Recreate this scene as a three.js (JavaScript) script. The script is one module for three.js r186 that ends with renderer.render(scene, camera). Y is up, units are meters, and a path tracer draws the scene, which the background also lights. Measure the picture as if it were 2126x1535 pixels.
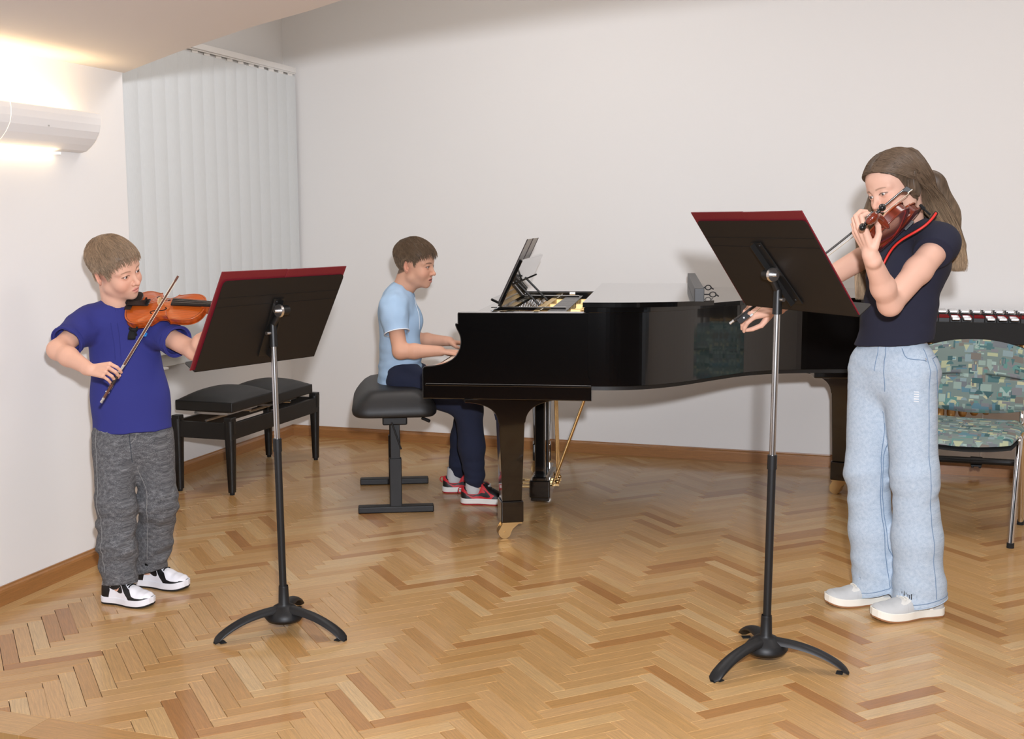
import * as THREE from 'three';
import { RoundedBoxGeometry } from 'three/addons/geometries/RoundedBoxGeometry.js';
import { mergeGeometries } from 'three/addons/utils/BufferGeometryUtils.js';
import { ImprovedNoise } from 'three/addons/math/ImprovedNoise.js';
import { RectAreaLightUniformsLib } from 'three/addons/lights/RectAreaLightUniformsLib.js';

// ---------------------------------------------------------------- camera, light, exposure
const scene = new THREE.Scene();
const EYE = 1.3783;
const camera = new THREE.PerspectiveCamera(2 * Math.atan(767.5 / 2422.14) * 180 / Math.PI, 2126 / 1535, 0.05, 60);
camera.position.set(0, EYE, 0);
camera.rotation.set(-0.1254, 0, -0.0069, 'XYZ');
camera.setViewOffset(2126, 1535, 68.93, 0, 2126, 1535);
scene.add(camera);
scene.background = new THREE.Color(0x000000);
const renderer = new THREE.WebGLRenderer({ antialias: true });
renderer.toneMapping = THREE.LinearToneMapping;
renderer.toneMappingExposure = 1.0;
renderer.shadowMap.enabled = true;
RectAreaLightUniformsLib.init();

// the room: a right angled plan, turned a little to the camera. b runs along the back wall, s from the back wall towards the camera
const ROOM = new THREE.Vector3(-1.227, 0, -7.565), TURN = -0.3368;
const toWorld = (b, y, s) => new THREE.Vector3(b, y, s).applyAxisAngle(new THREE.Vector3(0, 1, 0), TURN).add(ROOM);

// flash of the photographer, on the camera
const flash = new THREE.SpotLight(0xf4f7ff, 58, 0, 1.0, 0.6, 2);
flash.position.set(0.10, 1.66, 0.02);
flash.target.position.set(0.25, 1.5, -6);
flash.shadow.radius = 2.6; flash.castShadow = true;
scene.add(flash, flash.target);
const panelLights = [];
function ceilingPanel(b, y, s, w, d, power) {
  const l = new THREE.RectAreaLight(0xf6f8ff, power, w, d);
  l.position.copy(toWorld(b, y - 0.03, s)); l.rotation.set(-Math.PI / 2, 0, 0); l.rotation.order = 'YXZ'; l.rotation.y = TURN;
  scene.add(l); panelLights.push([b, y, s, w, d]);
}
ceilingPanel(1.9, 3.3, 1.9, 1.4, 1.0, 3.9);
ceilingPanel(4.6, 3.3, 2.4, 1.4, 1.0, 3.9);

// ---------------------------------------------------------------- small tools
let seed = 7;
const rnd = () => { seed = (seed + 0x6d2b79f5) | 0; let t = Math.imul(seed ^ (seed >>> 15), 1 | seed); t = (t + Math.imul(t ^ (t >>> 7), 61 | t)) ^ t; return ((t ^ (t >>> 14)) >>> 0) / 4294967296; };
const reseed = (n) => { seed = n; };
const rr = (a, b) => a + (b - a) * rnd();
const perlin = new ImprovedNoise();
const noise = (x, y, z = 0) => perlin.noise(x, y, z);
const fbm = (x, y, z, o = 4) => { let v = 0, a = 0.5; for (let i = 0; i < o; i++) { v += a * noise(x, y, z); x *= 2.03; y *= 2.03; z *= 2.03; a *= 0.5; } return v; };
const clamp = (x, a = 0, b = 1) => Math.min(b, Math.max(a, x));
const mix = (a, b, t) => a + (b - a) * t;
const sstep = (a, b, x) => { const t = clamp((x - a) / (b - a)); return t * t * (3 - 2 * t); };
const V = (x, y, z) => new THREE.Vector3(x, y, z);
const lin = (hex) => new THREE.Color(hex);           // sRGB hex to the working linear colour
const used = new Map();
const numbered = (n) => { const k = used.get(n) ?? 0; used.set(n, k + 1); return k ? n + '_' + String(k).padStart(3, '0') : n; };
function thing(name, label, category, pos = [0, 0, 0], turn = 0, group) {
  const o = new THREE.Group(); o.name = numbered(name); o.position.set(...pos); o.rotation.y = turn;
  o.userData = { label, category }; if (group) o.userData.group = group;
  scene.add(o); return o;
}
function part(parent, name, geo, m, label) {
  const o = new THREE.Mesh(geo, m); o.name = numbered(name); o.castShadow = o.receiveShadow = true;
  if (label) o.userData.label = label;
  parent.add(o); return o;
}
function struct(name, geo, m, parent = scene) {
  const o = new THREE.Mesh(geo, m); o.name = numbered(name); o.castShadow = o.receiveShadow = true;
  o.userData.kind = 'structure'; parent.add(o); return o;
}
const inRoom = (o) => { o.position.copy(ROOM); o.rotation.y = TURN; return o; };
function tex(w, h, fn, srgb = true, rep) {       // fn(u, v, x, y) gives [r,g,b] 0..1 as seen (sRGB) or one number
  const d = new Uint8Array(w * h * 4);
  for (let y = 0; y < h; y++) for (let x = 0; x < w; x++) {
    const c = fn(x / w, y / h, x, y), i = (y * w + x) * 4;
    if (typeof c === 'number') d[i] = d[i + 1] = d[i + 2] = clamp(c) * 255; else for (let k = 0; k < 3; k++) d[i + k] = clamp(c[k]) * 255;
    d[i + 3] = 255;
  }
  const t = new THREE.DataTexture(d, w, h); t.wrapS = t.wrapT = THREE.RepeatWrapping; t.magFilter = THREE.LinearFilter; t.minFilter = THREE.LinearMipmapLinearFilter; t.generateMipmaps = true;
  if (srgb) t.colorSpace = THREE.SRGBColorSpace;
  if (rep) t.repeat.set(rep[0], rep[1]);
  t.needsUpdate = true; return t;
}
function canvasTex(w, h, draw) {
  const c = document.createElement('canvas'); c.width = w; c.height = h; draw(c.getContext('2d'), w, h);
  const t = new THREE.CanvasTexture(c); t.colorSpace = THREE.SRGBColorSpace; t.wrapS = t.wrapT = THREE.RepeatWrapping; return t;
}
const std = (color, rough, more = {}) => new THREE.MeshStandardMaterial({ color, roughness: rough, ...more });
const phys = (color, rough, more = {}) => new THREE.MeshPhysicalMaterial({ color, roughness: rough, ...more });
const box = (w, h, d, x = 0, y = 0, z = 0, r = 0) => { const g = r ? new RoundedBoxGeometry(w, h, d, 2, r) : new THREE.BoxGeometry(w, h, d); g.translate(x, y, z); return g; };
const cyl = (r0, r1, h, n = 24) => new THREE.CylinderGeometry(r0, r1, h, n);
function rod(a, b, r, r2 = r, n = 14) {          // cylinder from a to b
  a = Array.isArray(a) ? V(...a) : a; b = Array.isArray(b) ? V(...b) : b;
  const g = cyl(r2, r, a.distanceTo(b), n), q = new THREE.Quaternion().setFromUnitVectors(V(0, 1, 0), b.clone().sub(a).normalize());
  g.applyQuaternion(q); const m = a.clone().add(b).multiplyScalar(0.5); g.translate(m.x, m.y, m.z); return g;
}
const tube = (pts, r, seg = 40, n = 10, closed = false) => new THREE.TubeGeometry(new THREE.CatmullRomCurve3(pts.map((p) => (Array.isArray(p) ? V(...p) : p)), closed), seg, r, n, closed);
function extrude(pts, depth, bevel = 0, seg = 1, curve = 8) {  // outline in x,y (array of points or a Shape), depth along +z
  const s = pts instanceof THREE.Shape ? pts : new THREE.Shape(pts.map((p) => new THREE.Vector2(p[0], p[1])));
  return new THREE.ExtrudeGeometry(s, { depth: depth - 2 * bevel, bevelEnabled: bevel > 0, bevelThickness: bevel, bevelSize: bevel, bevelOffset: -bevel, bevelSegments: seg, curveSegments: curve }).translate(0, 0, bevel);
}
function flat(pts, y0, y1) {                      // outline in (x, z), between two heights
  const g = extrude(pts.map(([x, z]) => [x, -z]), y1 - y0); g.rotateX(-Math.PI / 2); g.translate(0, y0, 0); return g;
}
const join = (list) => mergeGeometries(list.map((g) => { const q = g.index ? g.toNonIndexed() : g; for (const k of Object.keys(q.attributes)) if (!['position', 'normal', 'uv'].includes(k)) q.deleteAttribute(k); if (!q.attributes.uv) q.setAttribute('uv', new THREE.BufferAttribute(new Float32Array(q.attributes.position.count * 2), 2)); q.morphAttributes = {}; return q; }));
function planarUV(g, sx = 1, ax = 'x', ay = 'y') {
  const p = g.attributes.position, k = { x: 0, y: 1, z: 2 }, u = new Float32Array(p.count * 2);
  for (let i = 0; i < p.count; i++) { u[i * 2] = p.array[i * 3 + k[ax]] * sx; u[i * 2 + 1] = p.array[i * 3 + k[ay]] * sx; }
  g.setAttribute('uv', new THREE.BufferAttribute(u, 2)); return g;
}

// ---------------------------------------------------------------- room
const plasterBump = tex(256, 256, (u, v) => 0.5 + 0.5 * fbm(u * 24, v * 24, 1, 3), false, [1.5, 1.5]);
const M = {};
M.wall = phys(lin(0xe9e7e4), 0.5, { bumpMap: plasterBump, bumpScale: 0.0004, specularIntensity: 0.5 });
M.hall = std(lin(0x2e2522), 0.8);
M.ceil = std(lin(0xe9e5e1), 0.85);
const LOW = 2.005, HIGH = 3.35, STAGE = 4.28, RIGHT = 6.4, REAR = 14, DROP = -0.18;
const roomStruct = (name, list, y0, y1, m) => inRoom(struct(name, flat(list, y0, y1), m));
roomStruct('wall_back', [[-0.2, -0.2], [RIGHT + 0.2, -0.2], [RIGHT + 0.2, 0], [-0.2, 0]], DROP - 0.1, HIGH + 0.2, M.wall);
roomStruct('wall_window', [[-0.2, 0], [0, 0], [0, 2.55], [-0.2, 2.55]], DROP - 0.1, HIGH + 0.2, M.wall);
roomStruct('wall_left', [[-0.2, 2.55], [0.636, 2.55], [0.636, REAR], [-0.2, REAR]], DROP - 0.1, HIGH + 0.2, M.wall);
roomStruct('wall_right', [[RIGHT, 0], [RIGHT + 0.2, 0], [RIGHT + 0.2, STAGE], [RIGHT, STAGE]], DROP - 0.1, HIGH + 0.2, M.wall);
roomStruct('wall_right_hall', [[RIGHT, STAGE], [RIGHT + 0.2, STAGE], [RIGHT + 0.2, REAR], [RIGHT, REAR]], DROP - 0.1, HIGH + 0.2, M.hall);
roomStruct('wall_rear', [[-0.2, REAR], [RIGHT + 0.2, REAR], [RIGHT + 0.2, REAR + 0.2], [-0.2, REAR + 0.2]], DROP - 0.1, HIGH + 0.2, M.hall);
roomStruct('ceiling', [[-0.2, -0.2], [RIGHT + 0.2, -0.2], [RIGHT + 0.2, REAR + 0.2], [-0.2, REAR + 0.2]], HIGH, HIGH + 0.2, M.ceil);
// the lower ceiling ends in a shallow curve over the front of the stage
{
  const edge = new THREE.CatmullRomCurve3([[0.636, 2.535], [0.957, 2.788], [1.24, 3.006], [1.51, 3.201], [1.728, 3.355], [2.007, 3.529], [2.178, 3.648], [2.6, 3.9], [3.3, 4.25], [4.2, 4.6], [5.2, 4.9], [RIGHT, 5.15]].map(([b, s]) => V(b, 0, s))).getPoints(60);
  roomStruct('ceiling_low', [...edge.map((p) => [p.x, p.z]), [RIGHT, REAR], [0.636, REAR]], LOW, HIGH, M.ceil);
}
// lower floor in front of the stage
const oakGrain = (() => {
  return tex(1024, 256, (u, v) => {
    const warp = 0.18 * fbm(u * 5, v * 3, 3, 3);
    const streak = fbm(u * 6, (v + warp * 0.25) * 34, 7, 4), fine = fbm(u * 60, v * 260, 2, 2), pore = Math.max(0, noise(u * 90, v * 420, 5) - 0.42) * 1.6;
    const ray = Math.max(0, noise(u * 34 + v * 30, v * 40 - u * 12, 9) - 0.5) * 1.1 * sstep(0.0, 0.35, noise(u * 3, v * 2, 4));
    const k = 1 + 0.20 * streak + 0.10 * fine - 0.30 * pore + 0.22 * ray;
    return [0.86 * k, 0.86 * k * (1 - 0.03 * streak), 0.86 * k * (1 - 0.06 * streak)];
  });
})();
const plankTints = [0xdcae74, 0xd5a669, 0xe0b67c, 0xcd9b5c, 0xc28c51, 0xd8aa6e, 0xe4be88, 0xba8248];
const plankWeights = [0.2, 0.2, 0.15, 0.14, 0.08, 0.16, 0.05, 0.02];
const oak = (hex) => phys(lin(hex), 0.42, { map: oakGrain, clearcoat: 0.55, clearcoatRoughness: 0.13, specularIntensity: 0.6 });
M.planks = plankTints.map(oak);
M.oakTrim = phys(lin(0xb47c46), 0.4, { map: oakGrain, clearcoat: 0.5, clearcoatRoughness: 0.2 });
M.oakDark = phys(lin(0x8a5526), 0.45, { map: oakGrain, clearcoat: 0.3, clearcoatRoughness: 0.25 });
M.seam = std(lin(0x3a2413), 0.9);
const pickTint = () => { let x = rnd(); for (let i = 0; i < plankWeights.length; i++) { x -= plankWeights[i]; if (x <= 0) return i; } return 0; };
{
  const lower = struct('floor_lower', flat([[-0.2, STAGE], [RIGHT + 0.2, STAGE], [RIGHT + 0.2, REAR + 0.2], [-0.2, REAR + 0.2]], DROP - 0.1, DROP), phys(lin(0xa06a38), 0.4, { map: oakGrain, clearcoat: 0.4, clearcoatRoughness: 0.2 }));
  inRoom(lower); planarUV(lower.geometry, 0.8, 'x', 'z');
  const slab = struct('floor', flat([[-0.2, -0.2], [RIGHT + 0.2, -0.2], [RIGHT + 0.2, STAGE - 0.004], [-0.2, STAGE - 0.004]], DROP - 0.1, -0.004), M.seam);
  inRoom(slab);
  // herringbone: every block is 50 x 300 mm. Lattice corner (a, c) in block widths to floor coordinates
  const W = 0.05, N = 6, ya = 0.4370, A0 = -8.8073, B0 = 67.5688, gap = 0.0009;
  const inv = new THREE.Matrix4().makeRotationY(TURN).setPosition(ROOM).invert();
  const toRoom = (a, c) => V((a * Math.cos(ya) + c * Math.sin(ya) + A0) * W, 0, -(a * Math.sin(ya) - c * Math.cos(ya) + B0) * W).applyMatrix4(inv);
  const clip = (poly, f) => { const out = []; for (let i = 0; i < poly.length; i++) { const p = poly[i], q = poly[(i + 1) % poly.length], fp = f(p), fq = f(q); if (fp >= 0) out.push(p); if ((fp >= 0) !== (fq >= 0)) { const t = fp / (fp - fq); out.push([mix(p[0], q[0], t), mix(p[1], q[1], t)]); } } return out; };
  const area = (p) => { let a = 0; for (let i = 0; i < p.length; i++) { const q = p[(i + 1) % p.length]; a += p[i][0] * q[1] - q[0] * p[i][1]; } return Math.abs(a) / 2; };
  const inner = (b) => b, planks = [];
  const prism = (poly, along, off, x0 = 0, z0 = 0) => {        // a block: flat top, soft edge, short sides
    const n = poly.length, pos = [], nor = [], uv = [], idx = [];
    let cx = 0, cz = 0; for (const p of poly) { cx += p[0] / n; cz += p[1] / n; }
    const top = poly.map(([x, z]) => { const l = Math.hypot(x - cx, z - cz); const k = 1 - 0.0011 / l; return [cx + (x - cx) * k, cz + (z - cz) * k]; });
    const put = (x, y, z, nx, ny, nz) => { pos.push(x, y, z); nor.push(nx, ny, nz); uv.push((x - x0) * along[0] / 0.62 + (z - z0) * along[1] / 0.62 + off[0], (-(x - x0) * along[1] + (z - z0) * along[0]) / 0.155 + off[1]); };
    for (const [x, z] of top) put(x, 0, z, 0, 1, 0);
    for (let i = 1; i < n - 1; i++) idx.push(0, i, i + 1);
    for (let i = 0; i < n; i++) {
      const j = (i + 1) % n, l = Math.hypot(poly[j][0] - poly[i][0], poly[j][1] - poly[i][1]) || 1, nx = -(poly[j][1] - poly[i][1]) / l, nz = (poly[j][0] - poly[i][0]) / l, k = pos.length / 3;
      put(top[i][0], 0, top[i][1], nx * 0.7, 0.7, nz * 0.7); put(top[j][0], 0, top[j][1], nx * 0.7, 0.7, nz * 0.7); put(poly[j][0], -0.005, poly[j][1], nx, 0, nz); put(poly[i][0], -0.005, poly[i][1], nx, 0, nz);
      idx.push(k, k + 3, k + 2, k, k + 2, k + 1);
    }
    const g = new THREE.BufferGeometry(); g.setAttribute('position', new THREE.Float32BufferAttribute(pos, 3)); g.setAttribute('normal', new THREE.Float32BufferAttribute(nor, 3)); g.setAttribute('uv', new THREE.Float32BufferAttribute(uv, 2)); g.setIndex(idx); return g;
  };
  const ccw = (poly) => { let a = 0; for (let i = 0; i < poly.length; i++) { const q = poly[(i + 1) % poly.length]; a += poly[i][0] * q[1] - q[0] * poly[i][1]; } return a > 0 ? poly.slice().reverse() : poly; };
  const view = new THREE.Matrix4(); camera.updateMatrixWorld(); camera.updateProjectionMatrix();
  view.multiplyMatrices(camera.projectionMatrix, camera.matrixWorldInverse);
  const variants = []; for (let i = 0; i < 12; i++) variants.push(prism(ccw([[gap, gap], [W * N - gap, gap], [W * N - gap, W - gap], [gap, W - gap]]), [1, 0], [rnd(), rnd()]));
  reseed(11);
  for (let m = -14; m <= 16; m++) for (let k = -90; k <= 110; k++) for (const kind of [0, 1]) {
    const a0 = k + m * N, c0 = -k + m * N + (kind ? N : 0), la = kind ? N : 1, lc = kind ? 1 : N;
    const mid = toRoom(a0 + la / 2, c0 + lc / 2);
    if (mid.x < -0.3 || mid.x > 6.6 || mid.z < -0.3 || mid.z > 4.5) continue;
    let poly = [[a0, c0], [a0 + la, c0], [a0 + la, c0 + lc], [a0, c0 + lc]].map(([a, c]) => { const p = toRoom(a, c); return [p.x, p.z]; });
    const full = area(poly), left = mid.z > 2.55 ? 0.636 + 0.068 : 0.068;
    let q = clip(poly, (p) => p[0] - left); q = clip(q, (p) => p[1] - 0.068); q = clip(q, (p) => STAGE - 0.108 - p[1]); q = clip(q, (p) => RIGHT - p[0]);
    const ar = q.length > 2 ? area(q) : 0; if (ar < 0.0004) continue;
    const w = toWorld(mid.x, 0, mid.z), e = w.clone().applyMatrix4(view), seen = Math.abs(e.x) < 1.08 && Math.abs(e.y) < 1.12 && e.z < 1;
    planks.push({ whole: ar > full * 0.999, poly: q, a0, c0, kind, seen, far: w.length(), tint: pickTint(), variant: Math.floor(rnd() * 12), off: [rnd(), rnd()] });
  }
  planks.sort((p, q) => (q.seen - p.seen) || (p.far - q.far));
  const rest = [], dirA = toRoom(1, 0).sub(toRoom(0, 0)).normalize(), dirC = toRoom(0, 1).sub(toRoom(0, 0)).normalize();
  const shrink = (poly) => { let cx = 0, cz = 0; for (const p of poly) { cx += p[0] / poly.length; cz += p[1] / poly.length; } return poly.map(([x, z]) => { const l = Math.hypot(x - cx, z - cz) || 1, k = 1 - 0.0012 / l; return [cx + (x - cx) * k, cz + (z - cz) * k]; }); };
  let made = 0;
  for (const p of planks) {
    const along = p.kind ? dirA : dirC;
    if (made < 285 && p.seen) {
      made++;
      if (p.whole) {
        const o = part(slab, 'plank', variants[p.variant], M.planks[p.tint]);
        const origin = p.kind ? toRoom(p.a0, p.c0) : toRoom(p.a0 + 1, p.c0);
        o.position.copy(origin); o.rotation.y = Math.atan2(-along.z, along.x);
      } else part(slab, 'plank', prism(ccw(shrink(p.poly)), [along.x, along.z], p.off), M.planks[p.tint]);
    } else {
      const g = prism(ccw(shrink(p.poly)), [along.x, along.z], p.off), c = lin(plankTints[p.tint]), n = g.attributes.position.count, col = new Float32Array(n * 3);
      for (let i = 0; i < n; i++) col.set([c.r, c.g, c.b], i * 3);
      g.setAttribute('color', new THREE.BufferAttribute(col, 3)); rest.push(g);
    }
  }
  const o = part(slab, 'plank_field', mergeGeometries(rest), phys(0xffffff, 0.42, { map: oakGrain, vertexColors: true, clearcoat: 0.55, clearcoatRoughness: 0.13, specularIntensity: 0.6 })); o.userData.kind = 'stuff';
  // boards along the walls and the nosing of the stage
  const board = (name, b0, s0, b1, s1, m, y0 = -0.02, y1 = 0.0) => { const g = flat([[b0, s0], [b1, s0], [b1, s1], [b0, s1]], y0, y1); planarUV(g, 1, b1 - b0 > s1 - s0 ? 'x' : 'z', b1 - b0 > s1 - s0 ? 'z' : 'x'); const a = g.attributes.uv; for (let i = 0; i < a.count; i++) a.setXY(i, a.getX(i) / 0.62 + b0, a.getY(i) / 0.155 + s0 * 3); return part(slab, name, g, m); };
  board('border_board', 0.016, 0.016, 0.0668, 2.55, M.planks[1]); board('border_board', 0.652, 2.55, 0.7028, STAGE - 0.109, M.planks[2]);
  board('border_board', 0.069, 0.016, RIGHT, 0.0668, M.planks[3]);
  const cuts = [0.636, 1.47, 2.9, 4.3, RIGHT];
  for (let i = 0; i < 4; i++) board('nosing_board', cuts[i] + 0.0006, STAGE - 0.1065, cuts[i + 1] - 0.0006, STAGE + 0.012, i % 2 ? M.planks[3] : M.planks[5], -0.025, 0);
  board('stage_riser', 0.636, STAGE - 0.004, RIGHT, STAGE + 0.003, M.oakDark, DROP, -0.0251);
}
// baseboards: a small moulded profile
function baseboard(name, b0, s0, b1, s1) {
  const len = Math.hypot(b1 - b0, s1 - s0), prof = [[0, 0], [0.016, 0], [0.016, 0.05], [0.013, 0.058], [0.008, 0.064], [0.007, 0.07], [0, 0.07]];
  const g = extrude(prof, len); g.rotateY(Math.PI / 2);   // length now along +x, profile depth along -z
  const pos = g.attributes.position, u = new Float32Array(pos.count * 2); for (let i = 0; i < pos.count; i++) { u[2 * i] = pos.getX(i) / 0.62; u[2 * i + 1] = (pos.getY(i) - pos.getZ(i)) / 0.155; } g.setAttribute('uv', new THREE.BufferAttribute(u, 2));
  const o = struct(name, g, M.oakTrim); inRoom(o); o.rotation.y = TURN - Math.atan2(s1 - s0, b1 - b0); o.position.copy(toWorld(b0, 0, s0)); return o;
}
baseboard('baseboard_back', RIGHT, 0, 0.0, 0);
baseboard('baseboard_window', 0, 0, 0, 2.55);
baseboard('baseboard_left', 0.636, 2.55, 0.636, STAGE);

// ---------------------------------------------------------------- shared materials
M.black = phys(lin(0x0b0a0a), 0.12, { clearcoat: 1, clearcoatRoughness: 0.04 });        // polished piano lacquer
M.blackSatin = std(lin(0x151413), 0.42);
M.blackMetal = std(lin(0x1a1a1b), 0.5, { metalness: 0.2 });
M.blackMatte = std(lin(0x141312), 0.75);
M.brass = std(new THREE.Color(0.86, 0.62, 0.30), 0.22, { metalness: 1 });
M.brassOld = std(new THREE.Color(0.55, 0.36, 0.16), 0.45, { metalness: 1 });
M.gold = std(new THREE.Color(0.80, 0.58, 0.26), 0.45, { metalness: 0.75 });
M.chrome = std(new THREE.Color(0.82, 0.82, 0.83), 0.1, { metalness: 1 });
M.steel = std(new THREE.Color(0.62, 0.61, 0.6), 0.28, { metalness: 1 });
M.silver = std(new THREE.Color(0.8, 0.8, 0.8), 0.3, { metalness: 1 });
M.white = std(lin(0xeeece8), 0.6);
M.ivory = phys(lin(0xf0e6d4), 0.3, { clearcoat: 0.4 });
M.rubber = std(lin(0x111111), 0.85);
M.vinyl = (() => { const b = tex(256, 256, (u, v) => 0.5 + 0.5 * fbm(u * 60, v * 60, 3, 2), false, [4, 4]); return std(lin(0x1b1a1a), 0.5, { bumpMap: b, bumpScale: 0.0004 }); })();

// ---------------------------------------------------------------- vertical blind in the window recess
{
  const weave = tex(128, 256, (u, v) => { const k = 0.95 + 0.02 * noise(u * 90, v * 6, 1) + 0.02 * noise(u * 60, v * 150, 4); return [k * 0.955, k * 0.97, k * 0.97]; });
  const slatM = phys(0xffffff, 0.8, { map: weave, transmission: 0.12, thickness: 0 });
  const t = thing('vertical_blind', 'pale grey fabric vertical blind, closed, hanging from a white rail in the recess', 'blind', ROOM.toArray(), TURN);
  const rail = part(t, 'head_rail', join([box(0.045, 0.034, 1.9, 0.09, 2.333, 0.985, 0.004), box(0.03, 0.008, 1.9, 0.09, 2.313, 0.985)]), M.white);
  part(rail, 'wall_bracket', box(0.05, 0.02, 0.03, 0.045, 2.352, 0.22), M.white); part(rail, 'wall_bracket', box(0.05, 0.02, 0.03, 0.045, 2.352, 1.4), M.white);
  const n = 16;
  for (let i = 0; i < n; i++) {
    const s0 = 0.085 + i * 0.1185, g = new THREE.BufferGeometry(), pos = [], uv = [], idx = [], K = 10;
    for (let j = 0; j <= K; j++) for (const e of [0, 1]) for (const side of [0, 1]) {           // a gently bowed strip with a thin body
      const x = (j / K - 0.5) * 0.127, bow = 0.006 * (1 - (2 * x / 0.127) ** 2); pos.push(bow - side * 0.0012, e ? 2.296 : 0.70, x); uv.push(j / K + i * 0.37, e * 8);
    }
    for (let j = 0; j < K; j++) { const a = j * 4, b = a + 4; idx.push(a, a + 2, b, b, a + 2, b + 2, a + 1, b + 1, a + 3, b + 1, b + 3, a + 3); }
    g.setAttribute('position', new THREE.Float32BufferAttribute(pos, 3)); g.setAttribute('uv', new THREE.Float32BufferAttribute(uv, 2)); g.setIndex(idx); g.computeVertexNormals();
    const o = part(t, 'slat', g, slatM); o.position.set(0.09, 0, s0); o.rotation.y = -0.11 + 0.012 * Math.sin(i * 2.3);
    part(o, 'hanger', box(0.006, 0.018, 0.05, 0.004, 2.304, 0), M.white);
    part(o, 'bottom_weight', box(0.004, 0.03, 0.12, 0.002, 0.717, 0), slatM);
  }
  // small light box on the wall under the blind
  const sb = thing('wall_box', 'small white plastic box with a shelf on the recess wall below the blind', 'box', toWorld(0.0, 0, 1.36).toArray(), TURN);
  part(sb, 'housing', box(0.05, 0.075, 0.28, 0.025, 0.662, 0.06, 0.006), std(lin(0xd8d6cf), 0.6));
  part(sb, 'shelf', box(0.09, 0.012, 0.12, 0.045, 0.625, 0.2, 0.003), M.white);
}

// ---------------------------------------------------------------- wall lamp: a curved white shade open at the top
{
  const t = thing('wall_lamp', 'white half-round wall lamp throwing warm light up the wall and ceiling', 'lamp', ROOM.toArray(), TURN);
  const prof = [[0.004, 1.661], [0.03, 1.668], [0.055, 1.688], [0.077, 1.711], [0.094, 1.738], [0.101, 1.765], [0.103, 1.79], [0.101, 1.808]];
  const shade = (s0, s1) => { const out = prof, inn = prof.map(([b, y]) => [b - 0.004, y + 0.003]).reverse(); const g = extrude([...out, ...inn].map(([b, y]) => [b, y]), s1 - s0); g.translate(0.636, 0, s0); return g; };
  const shadeM = phys(lin(0xf1efec), 0.45);
  const sh = part(t, 'lamp_shade', shade(2.84, 3.335), shadeM); part(sh, 'screw', cyl(0.003, 0.003, 0.004, 10).rotateZ(Math.PI / 2).translate(0.735, 1.742, 3.14), M.steel);
  part(t, 'lamp_shade', shade(3.338, 3.84), shadeM);
  part(t, 'back_plate', box(0.012, 0.13, 0.99, 0.6425, 1.73, 3.34), M.white);
  const glow = std(0xffffff, 0.5, { emissive: lin(0xffe0b0), emissiveIntensity: 2.6 });
  part(t, 'diffuser', box(0.03, 0.008, 0.84, 0.655, 1.651, 3.42), glow);
  const tubeM = std(0xffffff, 0.5, { emissive: lin(0xffd9a0), emissiveIntensity: 6 });
  part(t, 'fluorescent_tube', rod([0.685, 1.735, 2.93], [0.685, 1.735, 3.76], 0.013), tubeM);
  const l = new THREE.RectAreaLight(0xffdcae, 12, 0.06, 0.84); l.position.copy(toWorld(0.69, 1.757, 3.345)); l.rotation.order = 'YXZ'; l.rotation.y = TURN; l.rotation.x = Math.PI / 2; scene.add(l);
  const l2 = new THREE.RectAreaLight(0xffdcae, 3, 0.03, 0.84); l2.position.copy(toWorld(0.656, 1.645, 3.42)); l2.rotation.order = 'YXZ'; l2.rotation.y = TURN; l2.rotation.x = -Math.PI / 2; scene.add(l2);
  const panelM = std(0xffffff, 0.5, { emissive: lin(0xfff1e2), emissiveIntensity: 3 });
  const spots = ['over the piano', 'over the far half of the stage'];
  panelLights.forEach(([b, y, s, w, d], i) => {
    const c = thing('ceiling_light', 'square flat white ceiling light panel ' + spots[i], 'lamp', toWorld(b, y, s).toArray(), TURN);
    part(c, 'diffuser', box(w, 0.02, d, 0, -0.01, 0), panelM); part(c, 'frame', join([box(w + 0.06, 0.05, 0.03, 0, 0.02, d / 2 + 0.015), box(w + 0.06, 0.05, 0.03, 0, 0.02, -d / 2 - 0.015), box(0.03, 0.05, d, w / 2 + 0.015, 0.02, 0), box(0.03, 0.05, d, -w / 2 - 0.015, 0.02, 0)]), M.white);
  });
}

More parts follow.
